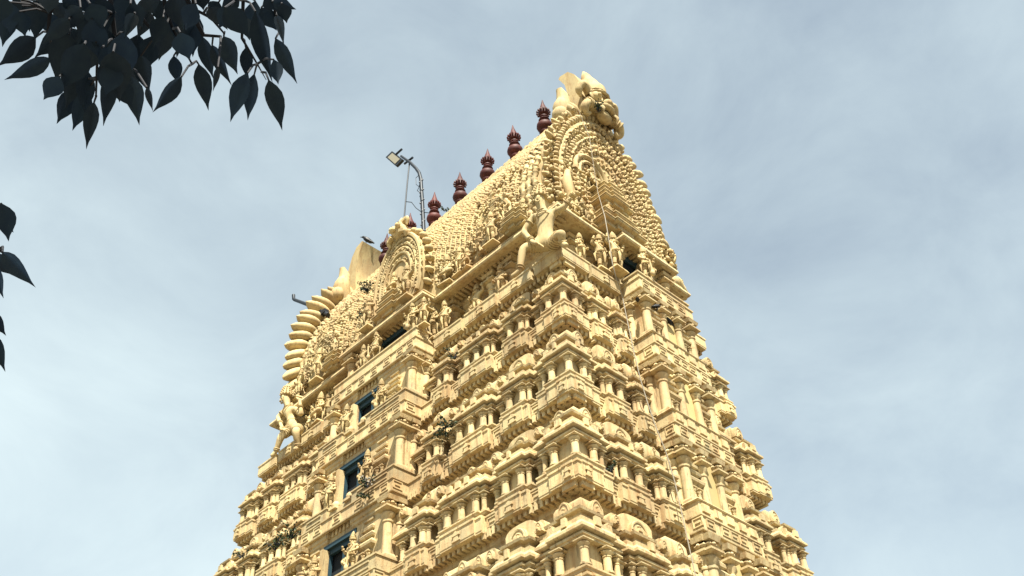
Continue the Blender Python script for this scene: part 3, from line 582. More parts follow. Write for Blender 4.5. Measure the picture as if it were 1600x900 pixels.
# ------------------------------------------------------------------ barrel roof
t0 = MB(); t0.tube([(0, 0, -.5), (.1, 0, -.1), (.1, 0, .3), (0, 0, .6)], [.2, .3, .2, .04], 6); TEAR0 = (t0.v, t0.f)
RP = [(2.42, 21.62), (2.46, 22.2), (2.48, 22.9), (2.42, 23.7), (2.25, 24.5), (1.97, 25.3), (1.6, 26.12), (1.12, 27.0), (.62, 27.9), (.25, 28.62), (.1, 28.86), (0, 28.9)]
def rp(t):                                            # point and normal on the roof section, t in 0..1 from eave to ridge
    ln = [math.dist(RP[i], RP[i+1]) for i in range(len(RP)-1)]; d = t*sum(ln)
    for i, q in enumerate(ln):
        if d <= q or i == len(ln)-1:
            f = d/q; y = RP[i][0]+(RP[i+1][0]-RP[i][0])*f; zz = RP[i][1]+(RP[i+1][1]-RP[i][1])*f
            ty, tz = (RP[i+1][0]-RP[i][0])/q, (RP[i+1][1]-RP[i][1])/q; return y, zz, tz, -ty
        d -= q
sec = [(-y, zz) for y, zz in RP]+[(y, zz) for y, zz in RP[-2::-1]]
m = MB(); n = len(sec); XR = 6.03
m.add([(-XR, y, zz) for y, zz in sec]+[(XR, y, zz) for y, zz in sec], [(i, i+1, n+i+1, n+i) for i in range(n-1)]+[(n-1, 0, n, 2*n-1), tuple(range(n)), tuple(range(2*n-1, n-1, -1))])
roof = m.obj('barrel_roof', ROOFM, TOWER, ang=30)
m = MB()
for i in range(49):                                   # vertical strings of small knobs
    x = -5.75+i*.24
    if -1.35 < x < 1.55: t1 = .86
    for j in range(46):
        t = .10+.60*j/45
        if random.random() < .05: continue
        y, zz, ny, nz = rp(t); k = random.uniform(.7, 1.25); m.blob((x+jit(.03), -y-ny*.02, zz+nz*.02), (.062*k, .07*k, .066*k), None, 6, 3)
m.obj('knob_strings', ROOFM, roof, ang=60, kind='stuff')
m = MB()
for i in range(110):                                  # small overlapping tiles near the ridge
    for j in range(9):
        t = .71+.26*j/9; y, zz, ny, nz = rp(t); x = -5.9+i*.108+(.054 if j % 2 else 0)
        m.box(-.05, .05, -.09, .09, 0, random.uniform(.03, .075), .012, .02, Matrix.Translation((x+jit(.02), -y-ny*.005, zz+nz*.005)) @ Matrix.Rotation(math.atan2(ny, nz)+.12+jit(.1), 4, 'X'))
m.obj('ridge_tiles', ROOFM, roof, kind='stuff')
for x in (5.86, 5.62, 5.38, -5.86, -5.6):             # twisted braids next to the gables
    m = MB(); q = []
    for j in range(60):
        y, zz, ny, nz = rp(.02+.80*j/59); q.append((x+.05*math.sin(j*1.1), -y-.04, zz))
    m.tube(q, [.10+.035*math.sin(j*2.1) for j in range(60)], 6); m.obj('roof_braid', FIGURE, roof, ang=60)
q = MB(); q.box(-5.7, 5.7, -.08, .08, 28.75, 28.92, 0, .04)
for i in range(120): q.add(*TEAR0, Matrix.Translation((-5.7+i*.0955, -.06+jit(.05), 28.9+jit(.03))) @ Matrix.Rotation(PI/2, 4, 'Z') @ Matrix.Diagonal((.12, .12, .2*random.uniform(.7, 1.2), 1)))
q.v = q.v; q.obj('ridge_band', ROOFM, roof)
# finials
fm = MB(); FP = [(.22, 0), (.24, .06), (.14, .1), (.14, .14), (.27, .22), (.33, .34), (.31, .46), (.18, .55), (.12, .58), (.12, .62), (.2, .65), (.23, .70), (.2, .75), (.11, .79), (.11, .84), (.17, .86), (.17, .90), (.10, .92), (.10, .98), (.2, 1.02), (.22, 1.1), (.19, 1.2), (.2, 1.24), (.17, 1.30), (.14, 1.36), (.06, 1.62), (.012, 1.84)]
fm.lathe([(r*.9, zz) for r, zz in FP], 14)
for i in range(14): q = 2*PI*i/14; fm.blob((.23*math.cos(q), .23*math.sin(q), 1.12), (.045, .045, .07), None, 5, 3)
FINM = fm.mesh('finial', MAROON, 50)
for i in range(1, 8): inst(FINM, 'finial', roof, ((4-i)*1.5016-.215+jit(.02), 0, 28.95), jit(3), None, (jit(.02), jit(.03), jit(3)))

# ------------------------------------------------------------------ horseshoe gables
GP = [(2.34, 21.6), (2.46, 22.3), (2.50, 23.3), (2.38, 24.5), (2.08, 25.5), (1.66, 26.4), (1.10, 27.15), (.54, 27.68), (0, 27.88)]
def gpt(t, sc=1.0, c=(0, 23.3)):                      # t 0..1 from the -y foot over the crown to the +y foot
    P = [(-y, zz) for y, zz in GP]+[(y, zz) for y, zz in GP[-2::-1]]
    ln = [math.dist(P[i], P[i+1]) for i in range(len(P)-1)]; d = t*sum(ln)
    for i, q in enumerate(ln):
        if d <= q or i == len(ln)-1:
            f = d/q; y = P[i][0]+(P[i+1][0]-P[i][0])*f; zz = P[i][1]+(P[i+1][1]-P[i][1])*f
            return c[0]+(y-c[0])*sc, c[1]+(zz-c[1])*sc, math.atan2(P[i+1][1]-P[i][1], P[i+1][0]-P[i][0])
        d -= q
GP_ALL = [(-y, zz) for y, zz in GP]+[(y, zz) for y, zz in GP[-2::-1]]
petal = MB()
pv = []; S, T = 9, 7
for i in range(T+1):                                  # plump pointed petal along +z, depth along x
    f = i/T; wd = math.sin(PI*min(1, f*.93+.07))**.7; zc = f
    for j in range(S):
        q = 2*PI*j/S; pv.append((.5*wd*math.cos(q), .5*wd*math.sin(q)+.12*f*f, zc))
petal.add(pv, [(i*S+j, i*S+(j+1) % S, (i+1)*S+(j+1) % S, (i+1)*S+j) for i in range(T) for j in range(S)]+[tuple(range(S-1, -1, -1)), tuple(T*S+j for j in range(S))])
PETAL = petal.mesh('flame_petal', FIGURE, 60)
sm = MB(); pts = []                                   # curled leaf scroll lying in the y-z plane, bulging to +x
for i in range(9):
    q = -.6+i*.72; rr = .50-.045*i; pts.append((.12+.05*i*(i < 5)+.1*(i >= 5), rr*math.cos(q), rr*math.sin(q)))
sm.tube(pts, [.10, .17, .2, .2, .18, .16, .14, .12, .06], 6); sm.blob((.2, .0, .02), (.18, .16, .16), None, 7, 4)
SCR = (sm.v, sm.f)
tm = MB(); tm.tube([(0, 0, -.5), (.12, 0, -.25), (.2, 0, .05), (.16, 0, .35), (.05, 0, .55)], [.12, .26, .3, .2, .04], 7); TEAR = (tm.v, tm.f)
def gable(sx):
    x0, x1 = 6.0, 6.44
    m = MB(); out = [(y*.965, 23.3+(zz-23.3)*.965) for y, zz in GP_ALL]
    Mg = Matrix.Rotation(PI/2, 4, 'Z')                # outline x->y, y->-x
    m.extr(out, -x1, -x0, Mg if sx > 0 else Matrix.Rotation(-PI/2, 4, 'Z'))
    for sc in (.915, .34):                            # concentric mouldings
        m.tube([(sx*x1, *gpt(i/40, sc)[:2]) for i in range(41)], .07, 6)
    o = m.obj('gable', FIGURE, TOWER, ang=40)
    N_ = 44 if sx > 0 else 34
    for i in range(N_):                               # flame petals round the rim
        f_ = (i+.5)/N_; y, zz, an = gpt(f_); k = 1.0+.25*math.sin(PI*f_); up_ = (.5 if f_ < .5 else -.5)*abs(1-2*f_)
        q5 = .62 if f_ < .4 else 1.0
        if sx > 0: inst(PETAL, 'flame_petal', o, (6.27+jit(.03), y*.99, zz-.02), 0, (.34*q5, .30*q5, .54*k*q5*random.uniform(.8, 1.2)), (an+up_+jit(.09), .22, jit(.1)))
        else: inst(PETAL, 'flame_petal', o, (-6.2, y*.90, 23.3+(zz-23.3)*.93), 0, (.66, .46, 1.0*k), (an+up_*1.3+(.35 if f_ < .5 else -.35)+jit(.08), 0, jit(.08)))
    if sx > 0:                                        # smooth overlapping blades on the side of the arch
        for f_, ln, wd in ((.07, 1.5, .30), (.15, 1.5, .30), (.23, 1.3, .28), (.93, 1.5, .3), (.85, 1.5, .3), (.77, 1.3, .28)):
            y, zz, an = gpt(f_); b_ = MB(); b_.blob((0, 0, 0), (wd*.8, ln/2, .16), None, 12, 8); b_.obj('side_blade', FIGURE, o, (6.08, y, zz), ang=70, rot=(an, 0, .12))
    rl = MB()
    if sx > 0:
        for i in range(90):
            y, zz, an = gpt(random.uniform(.0, .45), random.uniform(.98, 1.06)); k = random.uniform(.12, .22)
            rl.add(*(SCR if i % 2 else TEAR), Matrix.Translation((6.30+jit(.14), y, zz)) @ Matrix.Rotation(random.uniform(-.9, .3), 4, 'Z') @ Matrix.Rotation(an+jit(.5), 4, 'X') @ Matrix.Diagonal((k*1.5, k, k, 1)))
    for sc, cnt, sz, kind in ((.975, 70, .22, 't'), (.87, 50, .27, 's'), (.80, 56, .21, 't'), (.73, 46, .24, 's'), (.66, 46, .2, 't'), (.595, 36, .22, 's'), (.53, 36, .18, 't'), (.47, 30, .19, 's'), (.41, 28, .16, 't'), (.36, 26, .12, 't'), (.26, 12, .2, 's')):
        for i in range(cnt):
            y, zz, an = gpt((i+.5)/cnt, sc); src = SCR if kind == 's' else TEAR
            k = sz*random.uniform(.85, 1.15); fl = -1 if (i % 2 and kind == 's') else 1
            M = Matrix.Translation((sx*(x1-.02), y, zz)) @ Matrix.Rotation(an+jit(.25), 4, 'X') @ Matrix.Diagonal((sx*k*1.15, k*fl, k, 1))
            rl.add(src[0], src[1], M)
    for i in range(330):                              # loose carving filling the fields
        t, sc = random.random(), random.choice((.90, .86, .62, .685, .64, .78, .36, .30))
        y, zz, an = gpt(t, sc+jit(.03)); k = random.uniform(.11, .21)
        rl.add(*(SCR if random.random() < .6 else TEAR), Matrix.Translation((sx*(x1-.01), y, zz)) @ Matrix.Rotation(random.uniform(0, 6.28), 4, 'X') @ Matrix.Diagonal((sx*k*1.2, k, k, 1)))
    rl.obj('carved_relief', FIGURE, o, ang=60, kind='stuff')
    # lion-face crest on the crown
    c = MB(); X = sx*6.3; Z0 = 27.75
    c.blob((X+sx*.12, 0, Z0+.55), (.42, .62, .6), None, 12, 8)
    for i in range(40): q = random.uniform(0, 2*PI); k = random.uniform(.09, .15); c.add(*(SCR if i % 2 else TEAR), Matrix.Translation((X+sx*(.3+jit(.1)), .58*math.cos(q), Z0+.55+.62*math.sin(q))) @ Matrix.Rotation(q-PI/2+jit(.4), 4, 'X') @ Matrix.Diagonal((sx*k*1.4, k, k*1.3, 1)))
    for sy in (-1, 1):
        c.blob((X+sx*.5, sy*.34, Z0+.72), (.17, .21, .2), None, 10, 7); c.ring((X+sx*.5, sy*.34, Z0+.72), (sx, sy*.2, .2), .23, .045, 14); c.blob((X+sx*.66, sy*.36, Z0+.70), (.07, .08, .08), None, 8, 5)
        c.ctube([(X+sx*.3, sy*.45, Z0+1.0), (X+sx*.35, sy*.75, Z0+1.2), (X+sx*.25, sy*.9, Z0+.9), (X+sx*.2, sy*.8, Z0+.65)], [.16, .17, .13, .05], 7)
        c.ctube([(X+sx*.35, sy*.45, Z0+.2), (X+sx*.42, sy*.72, Z0+.12), (X+sx*.36, sy*.86, Z0-.1), (X+sx*.3, sy*.74, Z0-.3), (X+sx*.36, sy*.6, Z0-.2)], [.18, .18, .15, .1, .05], 9)
        for q in range(3): c.ring((X+sx*(.36+.03*q), sy*(.55+.1*q), Z0+.22-.06*q), (0, sy, -.5), .19, .035, 12)
        c.ctube([(X+sx*.62, sy*.3, Z0+.12), (X+sx*.72, sy*.34, Z0-.08), (X+sx*.66, sy*.33, Z0-.28)], [.07, .06, .015], 6)
    c.blob((X+sx*.66, 0, Z0+.45), (.2, .2, .17), None, 9, 6); c.ctube([(X+sx*.5, -.5, Z0+.18), (X+sx*.68, 0, Z0+.26), (X+sx*.5, .5, Z0+.18)], [.08, .13, .08], 7); c.blob((X+sx*.42, 0, Z0-.02), (.22, .36, .22), None, 9, 6)
    c.ctube([(X+sx*.2, 0, Z0+1.0), (X+sx*.25, 0, Z0+1.45), (X+sx*.12, 0, Z0+1.95), (X-sx*.05, 0, Z0+2.6), (X-sx*.14, 0, Z0+3.05)], [.40, .37, .28, .18, .05], 9)
    for i in range(7): c.ring((X+sx*(.24-.04*i), 0, Z0+1.1+.2*i), (.1*sx, 0, 1), .42-.045*i, .06, 12)
    for i in range(6):
        for sy in (-1, 1): c.blob((X+sx*(.3-.05*i), sy*(.3-.035*i), Z0+1.15+.23*i), (.12, .1, .14), None, 6, 4)
    c.obj('lion_crest', FIGURE, o, ang=60)
    # tall back plate behind the crest, leaning to the ridge
    bp = MB(); prof = [(5.55, 27.3), (6.4, 27.3), (6.42, 29.4), (6.2, 30.1), (5.95, 30.48), (5.58, 30.58), (5.5, 30.5), (5.74, 29.95), (5.84, 29.2), (5.80, 28.4)]
    bp.extr([(-x, zz) for x, zz in prof] if sx < 0 else prof, -.62, .62); bp.obj('back_plate', FIGURE, o, ang=40)
    for sy in (-1, 1):                                # rolled scroll beside the back plate
        q = MB(); q.ctube([(sx*6.0, sy*.95, 27.3), (sx*5.95, sy*1.15, 27.9), (sx*5.95, sy*1.05, 28.5), (sx*5.95, sy*1.2, 28.95)], [.3, .34, .24, .12], 9); q.blob((sx*5.95, sy*1.3, 27.5), (.3, .28, .34), None, 9, 6); q.obj('crest_scroll', FIGURE, o, ang=60)
    return o
gab = gable(1); gab.location.y = .2; gable(-1)

# inner niche arch with a small deity and stacked pavilion on the near gable
ni = on(916, 262, 0, 6.5)
m = MB(); m.tube([(6.5, ni.y+.75*math.cos(q), ni.z-.45+1.0*math.sin(q)) for q in [PI*i/14 for i in range(15)]], .09, 6); m.tube([(6.5, ni.y+.55*math.cos(q), ni.z-.45+.75*math.sin(q)) for q in [PI*i/14 for i in range(15)]], .06, 6); m.obj('niche_arch', FIGURE, gab, ang=60)
inst(FIG['sit'], 'statue', gab, (6.55, ni.y, ni.z-.95), PI/2, (1.15, 1.15, 1.15))
def pavilion(x, y, zb, w, dp, tiers, h, face, parent):
    m = MB(); zz = zb
    for i in range(tiers):
        k = 1-.13*i; ww, dd = w*k/2, dp*k
        pl = [(-ww, .3), (-ww, -dd), (-ww*.5, -dd), (-ww*.5, -dd-.08), (ww*.5, -dd-.08), (ww*.5, -dd), (ww, -dd), (ww, .3)]
        m.sweep(pl, [(-.08, zz), (-.08, zz+h*.45), (.03, zz+h*.5), (.05, zz+h*.62), (.0, zz+h*.7), (.06, zz+h*.74), (.06, zz+h*.84), (-.05, zz+h)]); zz += h
    return m.obj('stepped_pavilion', FIGURE, parent, (x, y, 0), PI/2 if face else 0)
pp = on(955, 345, 0, 7.0)
pavilion(6.7, pp.y+.15, 21.64, 1.7, .5, 2, .34, 1, gab); pavilion(6.62, pp.y+.25, 22.9, 1.15, .42, 4, .26, 1, gab)
for dy, kind in ((-.35, 'stand'), (.1, 'sit'), (.55, 'raise')): inst(FIG[kind], 'statue', gab, (6.95, pp.y+.2+dy, 22.3), PI/2, (.6, .6, .6))
for k, yy in enumerate((-2.2, -1.75, -1.35, 1.5, 1.95)): inst(FIG[('sit', 'dance', 'raise', 'four', 'sit')[k]], 'statue', gab, (6.72, yy, 21.66), PI/2, (.85, .85, .85))
# makara body and curling trunk at the near foot of the arch
m = MB(); m.ctube([(6.6, -2.0, 22.2), (6.66, -2.2, 22.9), (6.62, -2.12, 23.5), (6.6, -1.95, 23.7)], [.18, .16, .1, .04], 8)
for k in range(34): m.add(*(SCR if k % 3 else TEAR), Matrix.Translation((6.6+jit(.15), -1.85+jit(.65), 22.3+jit(.65))) @ Matrix.Rotation(k*1.3, 4, 'X') @ Matrix.Diagonal((.3, .2, .2, 1)))
m.obj('makara', FIGURE, gab, ang=60)
m = MB(); m.ctube([(6.5, 2.3, 21.75), (6.6, 2.5, 21.95), (6.6, 2.75, 21.8), (6.6, 2.95, 21.75), (6.55, 3.0, 21.95)], [.16, .2, .16, .1, .04], 9)
for k in range(40): f = random.random(); m.add(*(SCR if k % 3 else TEAR), Matrix.Translation((6.5+jit(.18), 2.4+.5*f+jit(.1), 23.4-1.6*f+jit(.2))) @ Matrix.Rotation(k*1.7, 4, 'X') @ Matrix.Diagonal((.32, .22, .22, 1)))
m.obj('makara', FIGURE, gab, ang=60)

# ------------------------------------------------------------------ dormer (central horseshoe) on the long face
def dormer(x, y, zb, rx, rz_, dep, crest=True):
    m = MB(); c = (0, zb+rz_*.42); out = []
    for i in range(25):
        q = -.55+(PI+1.1)*i/24; out.append((rx*math.cos(PI-q), c[1]+rz_*.58*math.sin(q)*(1.0)))
    m.extr([(px*.97, c[1]+(pz-c[1])*.97) for px, pz in out], 0, dep)
    for sc, r in ((.93, .075), (.74, .05), (.56, .06), (.40, .04)):
        m.tube([(px*sc, -.03, c[1]+(pz-c[1])*sc) for px, pz in out], r, 6)
    o = m.obj('dormer_arch', FIGURE, roof, (x, y, 0), ang=40)
    rl = MB()
    for i in range(60):
        q = -.5+(PI+1.0)*i/59
        for sc, k in ((.84, .075), (.66, .055)): rl.blob((rx*sc*math.cos(PI-q), -.03, c[1]+rz_*.58*sc*math.sin(q)), (k*.6, .05, k), Matrix.Translation((0, 0, 0)), 6, 3)
    rl.obj('bead_ring', FIGURE, o, ang=60, kind='stuff')
    for i in range(19):
        q = -.45+(PI+.9)*(i+.5)/19; px, pz = rx*math.cos(PI-q), c[1]+rz_*.58*math.sin(q)
        an = math.atan2(rz_*.58*math.sin(q), rx*math.cos(PI-q))
        inst(PETAL, 'flame_petal', o, (px*.98, .16, c[1]+(pz-c[1])*.98), 0, (.22, .34, .27), (0, PI/2-an, 0))
    if crest:
        k = MB(); zc = zb+rz_; k.blob((0, -.02, zc+.1), (.34, .3, .32), None, 10, 7)
        for sx in (-1, 1): k.blob((sx*.16, -.28, zc+.16), .1, None, 8, 5); k.ring((sx*.16, -.28, zc+.16), (0, 1, 0), .12, .03); k.ctube([(sx*.2, -.1, zc+.35), (sx*.38, -.08, zc+.45), (sx*.36, -.05, zc+.2)], [.1, .1, .04], 6); k.ctube([(sx*.2, -.2, zc-.1), (sx*.42, -.15, zc-.2), (sx*.4, -.1, zc-.4)], [.1, .1, .04], 6)
        k.blob((0, -.34, zc+.02), .1, None, 8, 5); k.ctube([(0, 0, zc+.35), (0, .02, zc+.6), (0, 0, zc+.8)], [.16, .12, .03], 7); k.obj('lion_crest', FIGURE, o, ang=60)
    return o
dm = dormer(-.06, -2.82, 21.75, 1.24, 3.6, 1.2)
rl = MB()
for i in range(150):
    q = random.uniform(-.4, PI+.4); sc = random.choice((.50, .62, .68, .80, .86, .97, 1.0)); kk = random.uniform(.07, .13)
    rl.add(*(SCR if i % 3 else TEAR), Matrix.Translation((1.24*sc*math.cos(q), -.04, 21.75+3.4*.42+3.4*.58*sc*math.sin(q))) @ Matrix.Rotation(-PI/2, 4, 'Z') @ Matrix.Rotation(jit(3), 4, 'X') @ Matrix.Diagonal((kk, kk, kk, 1)))
rl.obj('carved_relief', FIGURE, dm, ang=60, kind='stuff')
inst(FIG['sit'], 'statue', dm, (0, -.2, 22.6), 0, (1.0, 1.0, 1.0))
mp_ = MB(); mp_.obj if False else None
pv2 = pavilion(0, -.05, 21.66, 1.35, .35, 3, .3, 0, dm); pv2.location = (0, -.05, 0)
inst(FIG['dance'], 'statue', dm, (.95, -.42, 21.66), 0, (1.25, 1.25, 1.25)); inst(FIG['dance'], 'statue', dm, (-.95, -.42, 21.66), 0, (-1.2, 1.2, 1.2))
for x, k in ((4.25, 1.0), (-4.35, 1.0)):
    d2 = dormer(x, -2.60, 21.75, .74*k, 2.0*k, .4, False)
    rl = MB()
    for i in range(110):
        q = random.uniform(-.4, PI+.4); sc = random.choice((.35, .5, .7, .85, 1.0, 1.15)); kk = random.uniform(.10, .17)
        rl.add(*SCR, Matrix.Translation((.85*sc*math.cos(q), -.08, 22.6+1.15*sc*math.sin(q))) @ Matrix.Rotation(-PI/2, 4, 'Z') @ Matrix.Rotation(jit(3), 4, 'X') @ Matrix.Diagonal((kk, kk, kk, 1)))
    rl.obj('carved_relief', FIGURE, d2, ang=60, kind='stuff')
    inst(FIG['four'], 'statue', d2, (0, -.2, 21.75), 0, (1.2, 1.2, 1.2)); pavilion(.95, -.05, 21.64, .8, .3, 3, .22, 0, d2)
# figures and leaf clumps along the foot of the roof
for x, kind, k in ((2.2, 'sit', 1.3), (2.75, 'raise', 1.0), (3.1, 'sit', .9), (5.5, 'stand', .95), (-1.75, 'sit', 1.2), (-2.3, 'raise', 1.0), (-2.9, 'stand', 1.0), (-3.3, 'sit', .9), (-5.5, 'dance', 1.1)):
    inst(FIG[kind], 'statue', roof, (x, -2.72, 21.65), jit(.3), (k, k, k))
rl = MB()
for i in range(120):
    x = random.uniform(-5.9, 5.9)
    if -1.5 < x < 1.8: continue
    kk = random.uniform(.10, .22); y, zz, ny, nz = rp(random.uniform(0, .16))
    rl.add(*(SCR if i % 2 else TEAR), Matrix.Translation((x, -y-.03, zz)) @ Matrix.Rotation(-PI/2, 4, 'Z') @ Matrix.Rotation(jit(3), 4, 'X') @ Matrix.Diagonal((kk, kk, kk, 1)))
for i in range(260):                                  # carved fields at both ends and round the side arches
    x = random.choice((random.uniform(-5.6, -3.2), random.uniform(3.2, 5.3), random.uniform(1.5, 3.2))); t = random.uniform(.02, .5 if abs(x) > 3.2 else .2)
    y, zz, ny, nz = rp(t); kk = random.uniform(.10, .19)
    rl.add(*(SCR if i % 2 else TEAR), Matrix.Translation((x, -y-ny*.03, zz+nz*.03)) @ Matrix.Rotation(-PI/2, 4, 'Z') @ Matrix.Rotation(-math.atan2(nz, ny), 4, 'Y') @ Matrix.Rotation(jit(3), 4, 'X') @ Matrix.Diagonal((kk*1.2, kk, kk, 1)))
rl.obj('carved_relief', FIGURE, roof, ang=60, kind='stuff')

# ------------------------------------------------------------------ giants at the roof corners
def giant(J, rads, face, name='corner_giant', crown_dir=(0, 0, 1), sc=1.0):
    base = {}
    R0 = dict(pel=(.30, .26), bel=(.25, .23), che=(.33, .26), nec=.15, hea=.235, top=.20, hl=.25, kl=.18, al=.105, fl=.09, hr=.25, kr=.18, ar=.105, fr=.09, sl=.16, el=.125, wl=.085, dl=.095, sr=.16, er=.125, wr=.085, dr=.095)
    for k in J: r = R0[k]; base[k] = (tuple(J[k]), tuple(q*sc for q in r) if isinstance(r, tuple) else r*sc)
    v, f = skinned(base, BONES, name, 2); m = MB(); m.add(v, f)
    P = lambda k: Vector(J[k]); h = P('hea'); bs = sc; sc = sc*1.12; up = Vector(crown_dir).normalized(); fd = Vector(face).normalized(); sd_ = fd.cross(up).normalized()
    B = Matrix(((sd_.x, fd.x, up.x, h.x), (sd_.y, fd.y, up.y, h.y), (sd_.z, fd.z, up.z, h.z), (0, 0, 0, 1)))
    m.lathe([(.245*sc, 0), (.26*sc, .05*sc), (.23*sc, .09*sc), (.25*sc, .16*sc), (.20*sc, .22*sc), (.215*sc, .28*sc), (.16*sc, .36*sc), (.17*sc, .42*sc), (.1*sc, .5*sc), (.05*sc, .62*sc)], 14, (0, -.02, .12*sc), B)
    for lv2, rr in ((.06, .26), (.17, .25), (.29, .215), (.42, .17)):
        for i in range(12): q = 2*PI*i/12; m.blob((rr*sc*math.cos(q), rr*sc*math.sin(q)-.02, (.12+lv2)*sc), (.035*sc, .035*sc, .045*sc), B, 5, 3)
    m.tube([(0, .2*sc, .06*sc), (0, .25*sc, -.02*sc), (0, .26*sc, -.05*sc), (0, .2*sc, -.075*sc)], [.025*sc, .032*sc, .042*sc, .02*sc], 7, B)
    for s_ in (-1, 1):
        m.blob((s_*.085*sc, .185*sc, .035*sc), (.048*sc, .03*sc, .022*sc), B, 8, 5); m.tube([(s_*.03*sc, .2*sc, .075*sc), (s_*.09*sc, .195*sc, .095*sc), (s_*.15*sc, .15*sc, .07*sc)], .014*sc, 5, B)
        m.blob((s_*.21*sc, .0, -.03*sc), (.035*sc, .06*sc, .1*sc), B, 7, 5); m.ring((s_*.23*sc, .02, -.16*sc), (1, 0, 0), .065*sc, .024*sc, 10, B); m.blob((s_*.09*sc, .16*sc, -.06*sc), (.06*sc, .04*sc, .05*sc), B, 7, 4)
    m.tube([(-.07*sc, .185*sc, -.115*sc), (0, .205*sc, -.12*sc), (.07*sc, .185*sc, -.115*sc)], .022*sc, 6, B); m.blob((0, .165*sc, -.17*sc), (.06*sc, .05*sc, .04*sc), B, 7, 4)
    sc = bs; n_ = P('nec'); c_ = P('che')
    for t, rr in ((.25, .17), (.55, .24), (.8, .30)): m.ring(n_+(c_-n_)*t+fd*.05*t, (n_-c_), rr*sc, .022*sc, 18)
    m.ring(P('bel')+(P('pel')-P('bel'))*.35, P('bel')-P('pel'), .29*sc, .03*sc, 18)
    for k in range(10): q = 2*PI*k/10; m.blob(c_+(n_-c_)*.2+fd*.27*sc*math.cos(q*.15)+sd_*.22*sc*math.sin(q)*.8, (.03*sc,)*3, None, 5, 3)
    for a_, b_, t, rr in (('sl', 'el', .45, .155), ('sr', 'er', .45, .155), ('el', 'wl', .82, .11), ('er', 'wr', .82, .11), ('kl', 'al', .80, .135), ('kr', 'ar', .80, .135), ('kl', 'al', .9, .13), ('kr', 'ar', .9, .13), ('er', 'wr', .7, .115), ('el', 'wl', .7, .115)):
        d = P(b_)-P(a_); m.ring(P(a_)+d*t, d, rr*sc, .024*sc, 12)
    for a_, b_ in (('hl', 'kl'), ('hr', 'kr')):       # ribbed loin cloth
        d = P(b_)-P(a_)
        for t in (.0, .16, .32, .48, .64): m.ring(P(a_)+d*t, d, (.25-.07*t)*sc, .028*sc, 14)
    for key, pk in (('dl', 'wl'), ('dr', 'wr')):      # fingers
        d = (P(key)-P(pk)).normalized(); s2 = d.cross(up); s2 = s2.normalized() if s2.length > .1 else sd_
        for i in range(4): q0 = P(key)+s2*(.065*sc*(i-1.5)); q1 = q0+d*.13*sc; m.tube([q0, q1, q1+d*.08*sc-up*.05*sc+fd*.0], [.032*sc, .028*sc, .018*sc], 6)
        m.tube([P(key)-d*.03-s2*.08*sc, P(key)+d*.05*sc-s2*.16*sc, P(key)+d*.13*sc-s2*.16*sc], [.036*sc, .03*sc, .018*sc], 6)
    return m.obj('corner_giant', FIGURE, TOWER, ang=60)
O = lambda x, y, yy: on(x, y, 1, yy)
giant(dict(pel=O(853, 380, -3.05), bel=O(852, 366, -3.12), che=O(852, 345, -3.2), nec=O(847, 326, -3.25), hea=O(842, 314, -3.3), top=O(842, 305, -3.3),
     hl=O(843, 384, -3.2), kl=O(817, 388, -3.55), al=O(812, 424, -3.6), fl=O(798, 434, -3.7), hr=O(864, 381, -3.1), kr=O(877, 363, -3.4), ar=O(879, 380, -3.25), fr=O(886, 384, -3.3),
     sl=O(835, 338, -3.3), el=O(818, 363, -3.45), wl=O(833, 379, -3.5), dl=O(841, 381, -3.5), sr=O(866, 332, -3.05), er=O(880, 325, -3.0), wr=O(888, 314, -2.95), dr=O(893, 309, -2.95)),
     {}, (-.75, -.62, 0), crown_dir=(.1, 0, 1), sc=.76)
O2 = lambda x, y, dd=0: on(x, y, 1, -2.9-dd)
giant(dict(pel=O2(459, 668), bel=O2(457, 657, .02), che=O2(454, 644, .05), nec=O2(449, 632, .08), hea=O2(446, 623, .1), top=O2(446, 616, .1),
     hl=O2(453, 671, .1), kl=O2(439, 682, .45), al=O2(431, 706, .45), fl=O2(423, 714, .55), hr=O2(465, 671, .1), kr=O2(462, 674, .6), ar=O2(465, 699, .4), fr=O2(459, 703, .55),
     sl=O2(445, 642, .08), el=O2(434, 653, .2), wl=O2(439, 664, .4), dl=O2(441, 669, .5), sr=O2(464, 640, .02), er=O2(471, 648, .15), wr=O2(469, 632, .2), dr=O2(468, 625, .2)),
     {}, (-.9, -.4, 0), sc=.72)

# ------------------------------------------------------------------ floodlight on its mast
PL = lambda x, y: on(x, y, 1, -1.7)
b_ = PL(662, 356)
fl_ = bpy.data.objects.new('floodlight_mast', None); COL.objects.link(fl_); fl_.location = b_
tag(fl_, 'dark floodlight on a bent pole rising beside the roof finials', 'floodlight')
def rel(p, o): return tuple(Vector(p)-o.location)
m = MB(); pts = [PL(662, 362), PL(660, 320), PL(657.5, 280), PL(655, 270), PL(650, 263), PL(641, 254), PL(627, 244)]
m.tube([rel(p, fl_) for p in pts], [.075, .07, .068, .066, .064, .06, .05], 8)
for i in range(26):                                   # cable and ties wound round the pole
    f = i/25; p = Vector(pts[0]).lerp(pts[2], f); q = i*1.3; m.blob(rel(p+Vector((.075*math.cos(q), .075*math.sin(q), 0)), fl_), (.03, .03, .06), None, 5, 3)
m.obj('pole', METAL, fl_, ang=50)
m = MB(); m.tube([rel(PL(630.5, 352), fl_), rel(PL(636, 290), fl_), rel(PL(640, 252), fl_)], .028, 6); m.obj('brace_rod', METAL, fl_)
for (p0, p1) in (((632, 256), (645, 246)), ((618, 242), (628, 233))):
    m = MB(); m.tube([rel(PL(*p0), fl_), rel(PL(*p1), fl_)], .045, 6); m.obj('cross_bar', METAL, fl_)
c = PL(616, 247); c4 = [PL(603, 246), PL(613, 236.5), PL(629.5, 249.5), PL(619, 260)]
ax = (c4[2]-c4[1]); ay = (c4[0]-c4[1]); nz = ax.cross(ay).normalized()
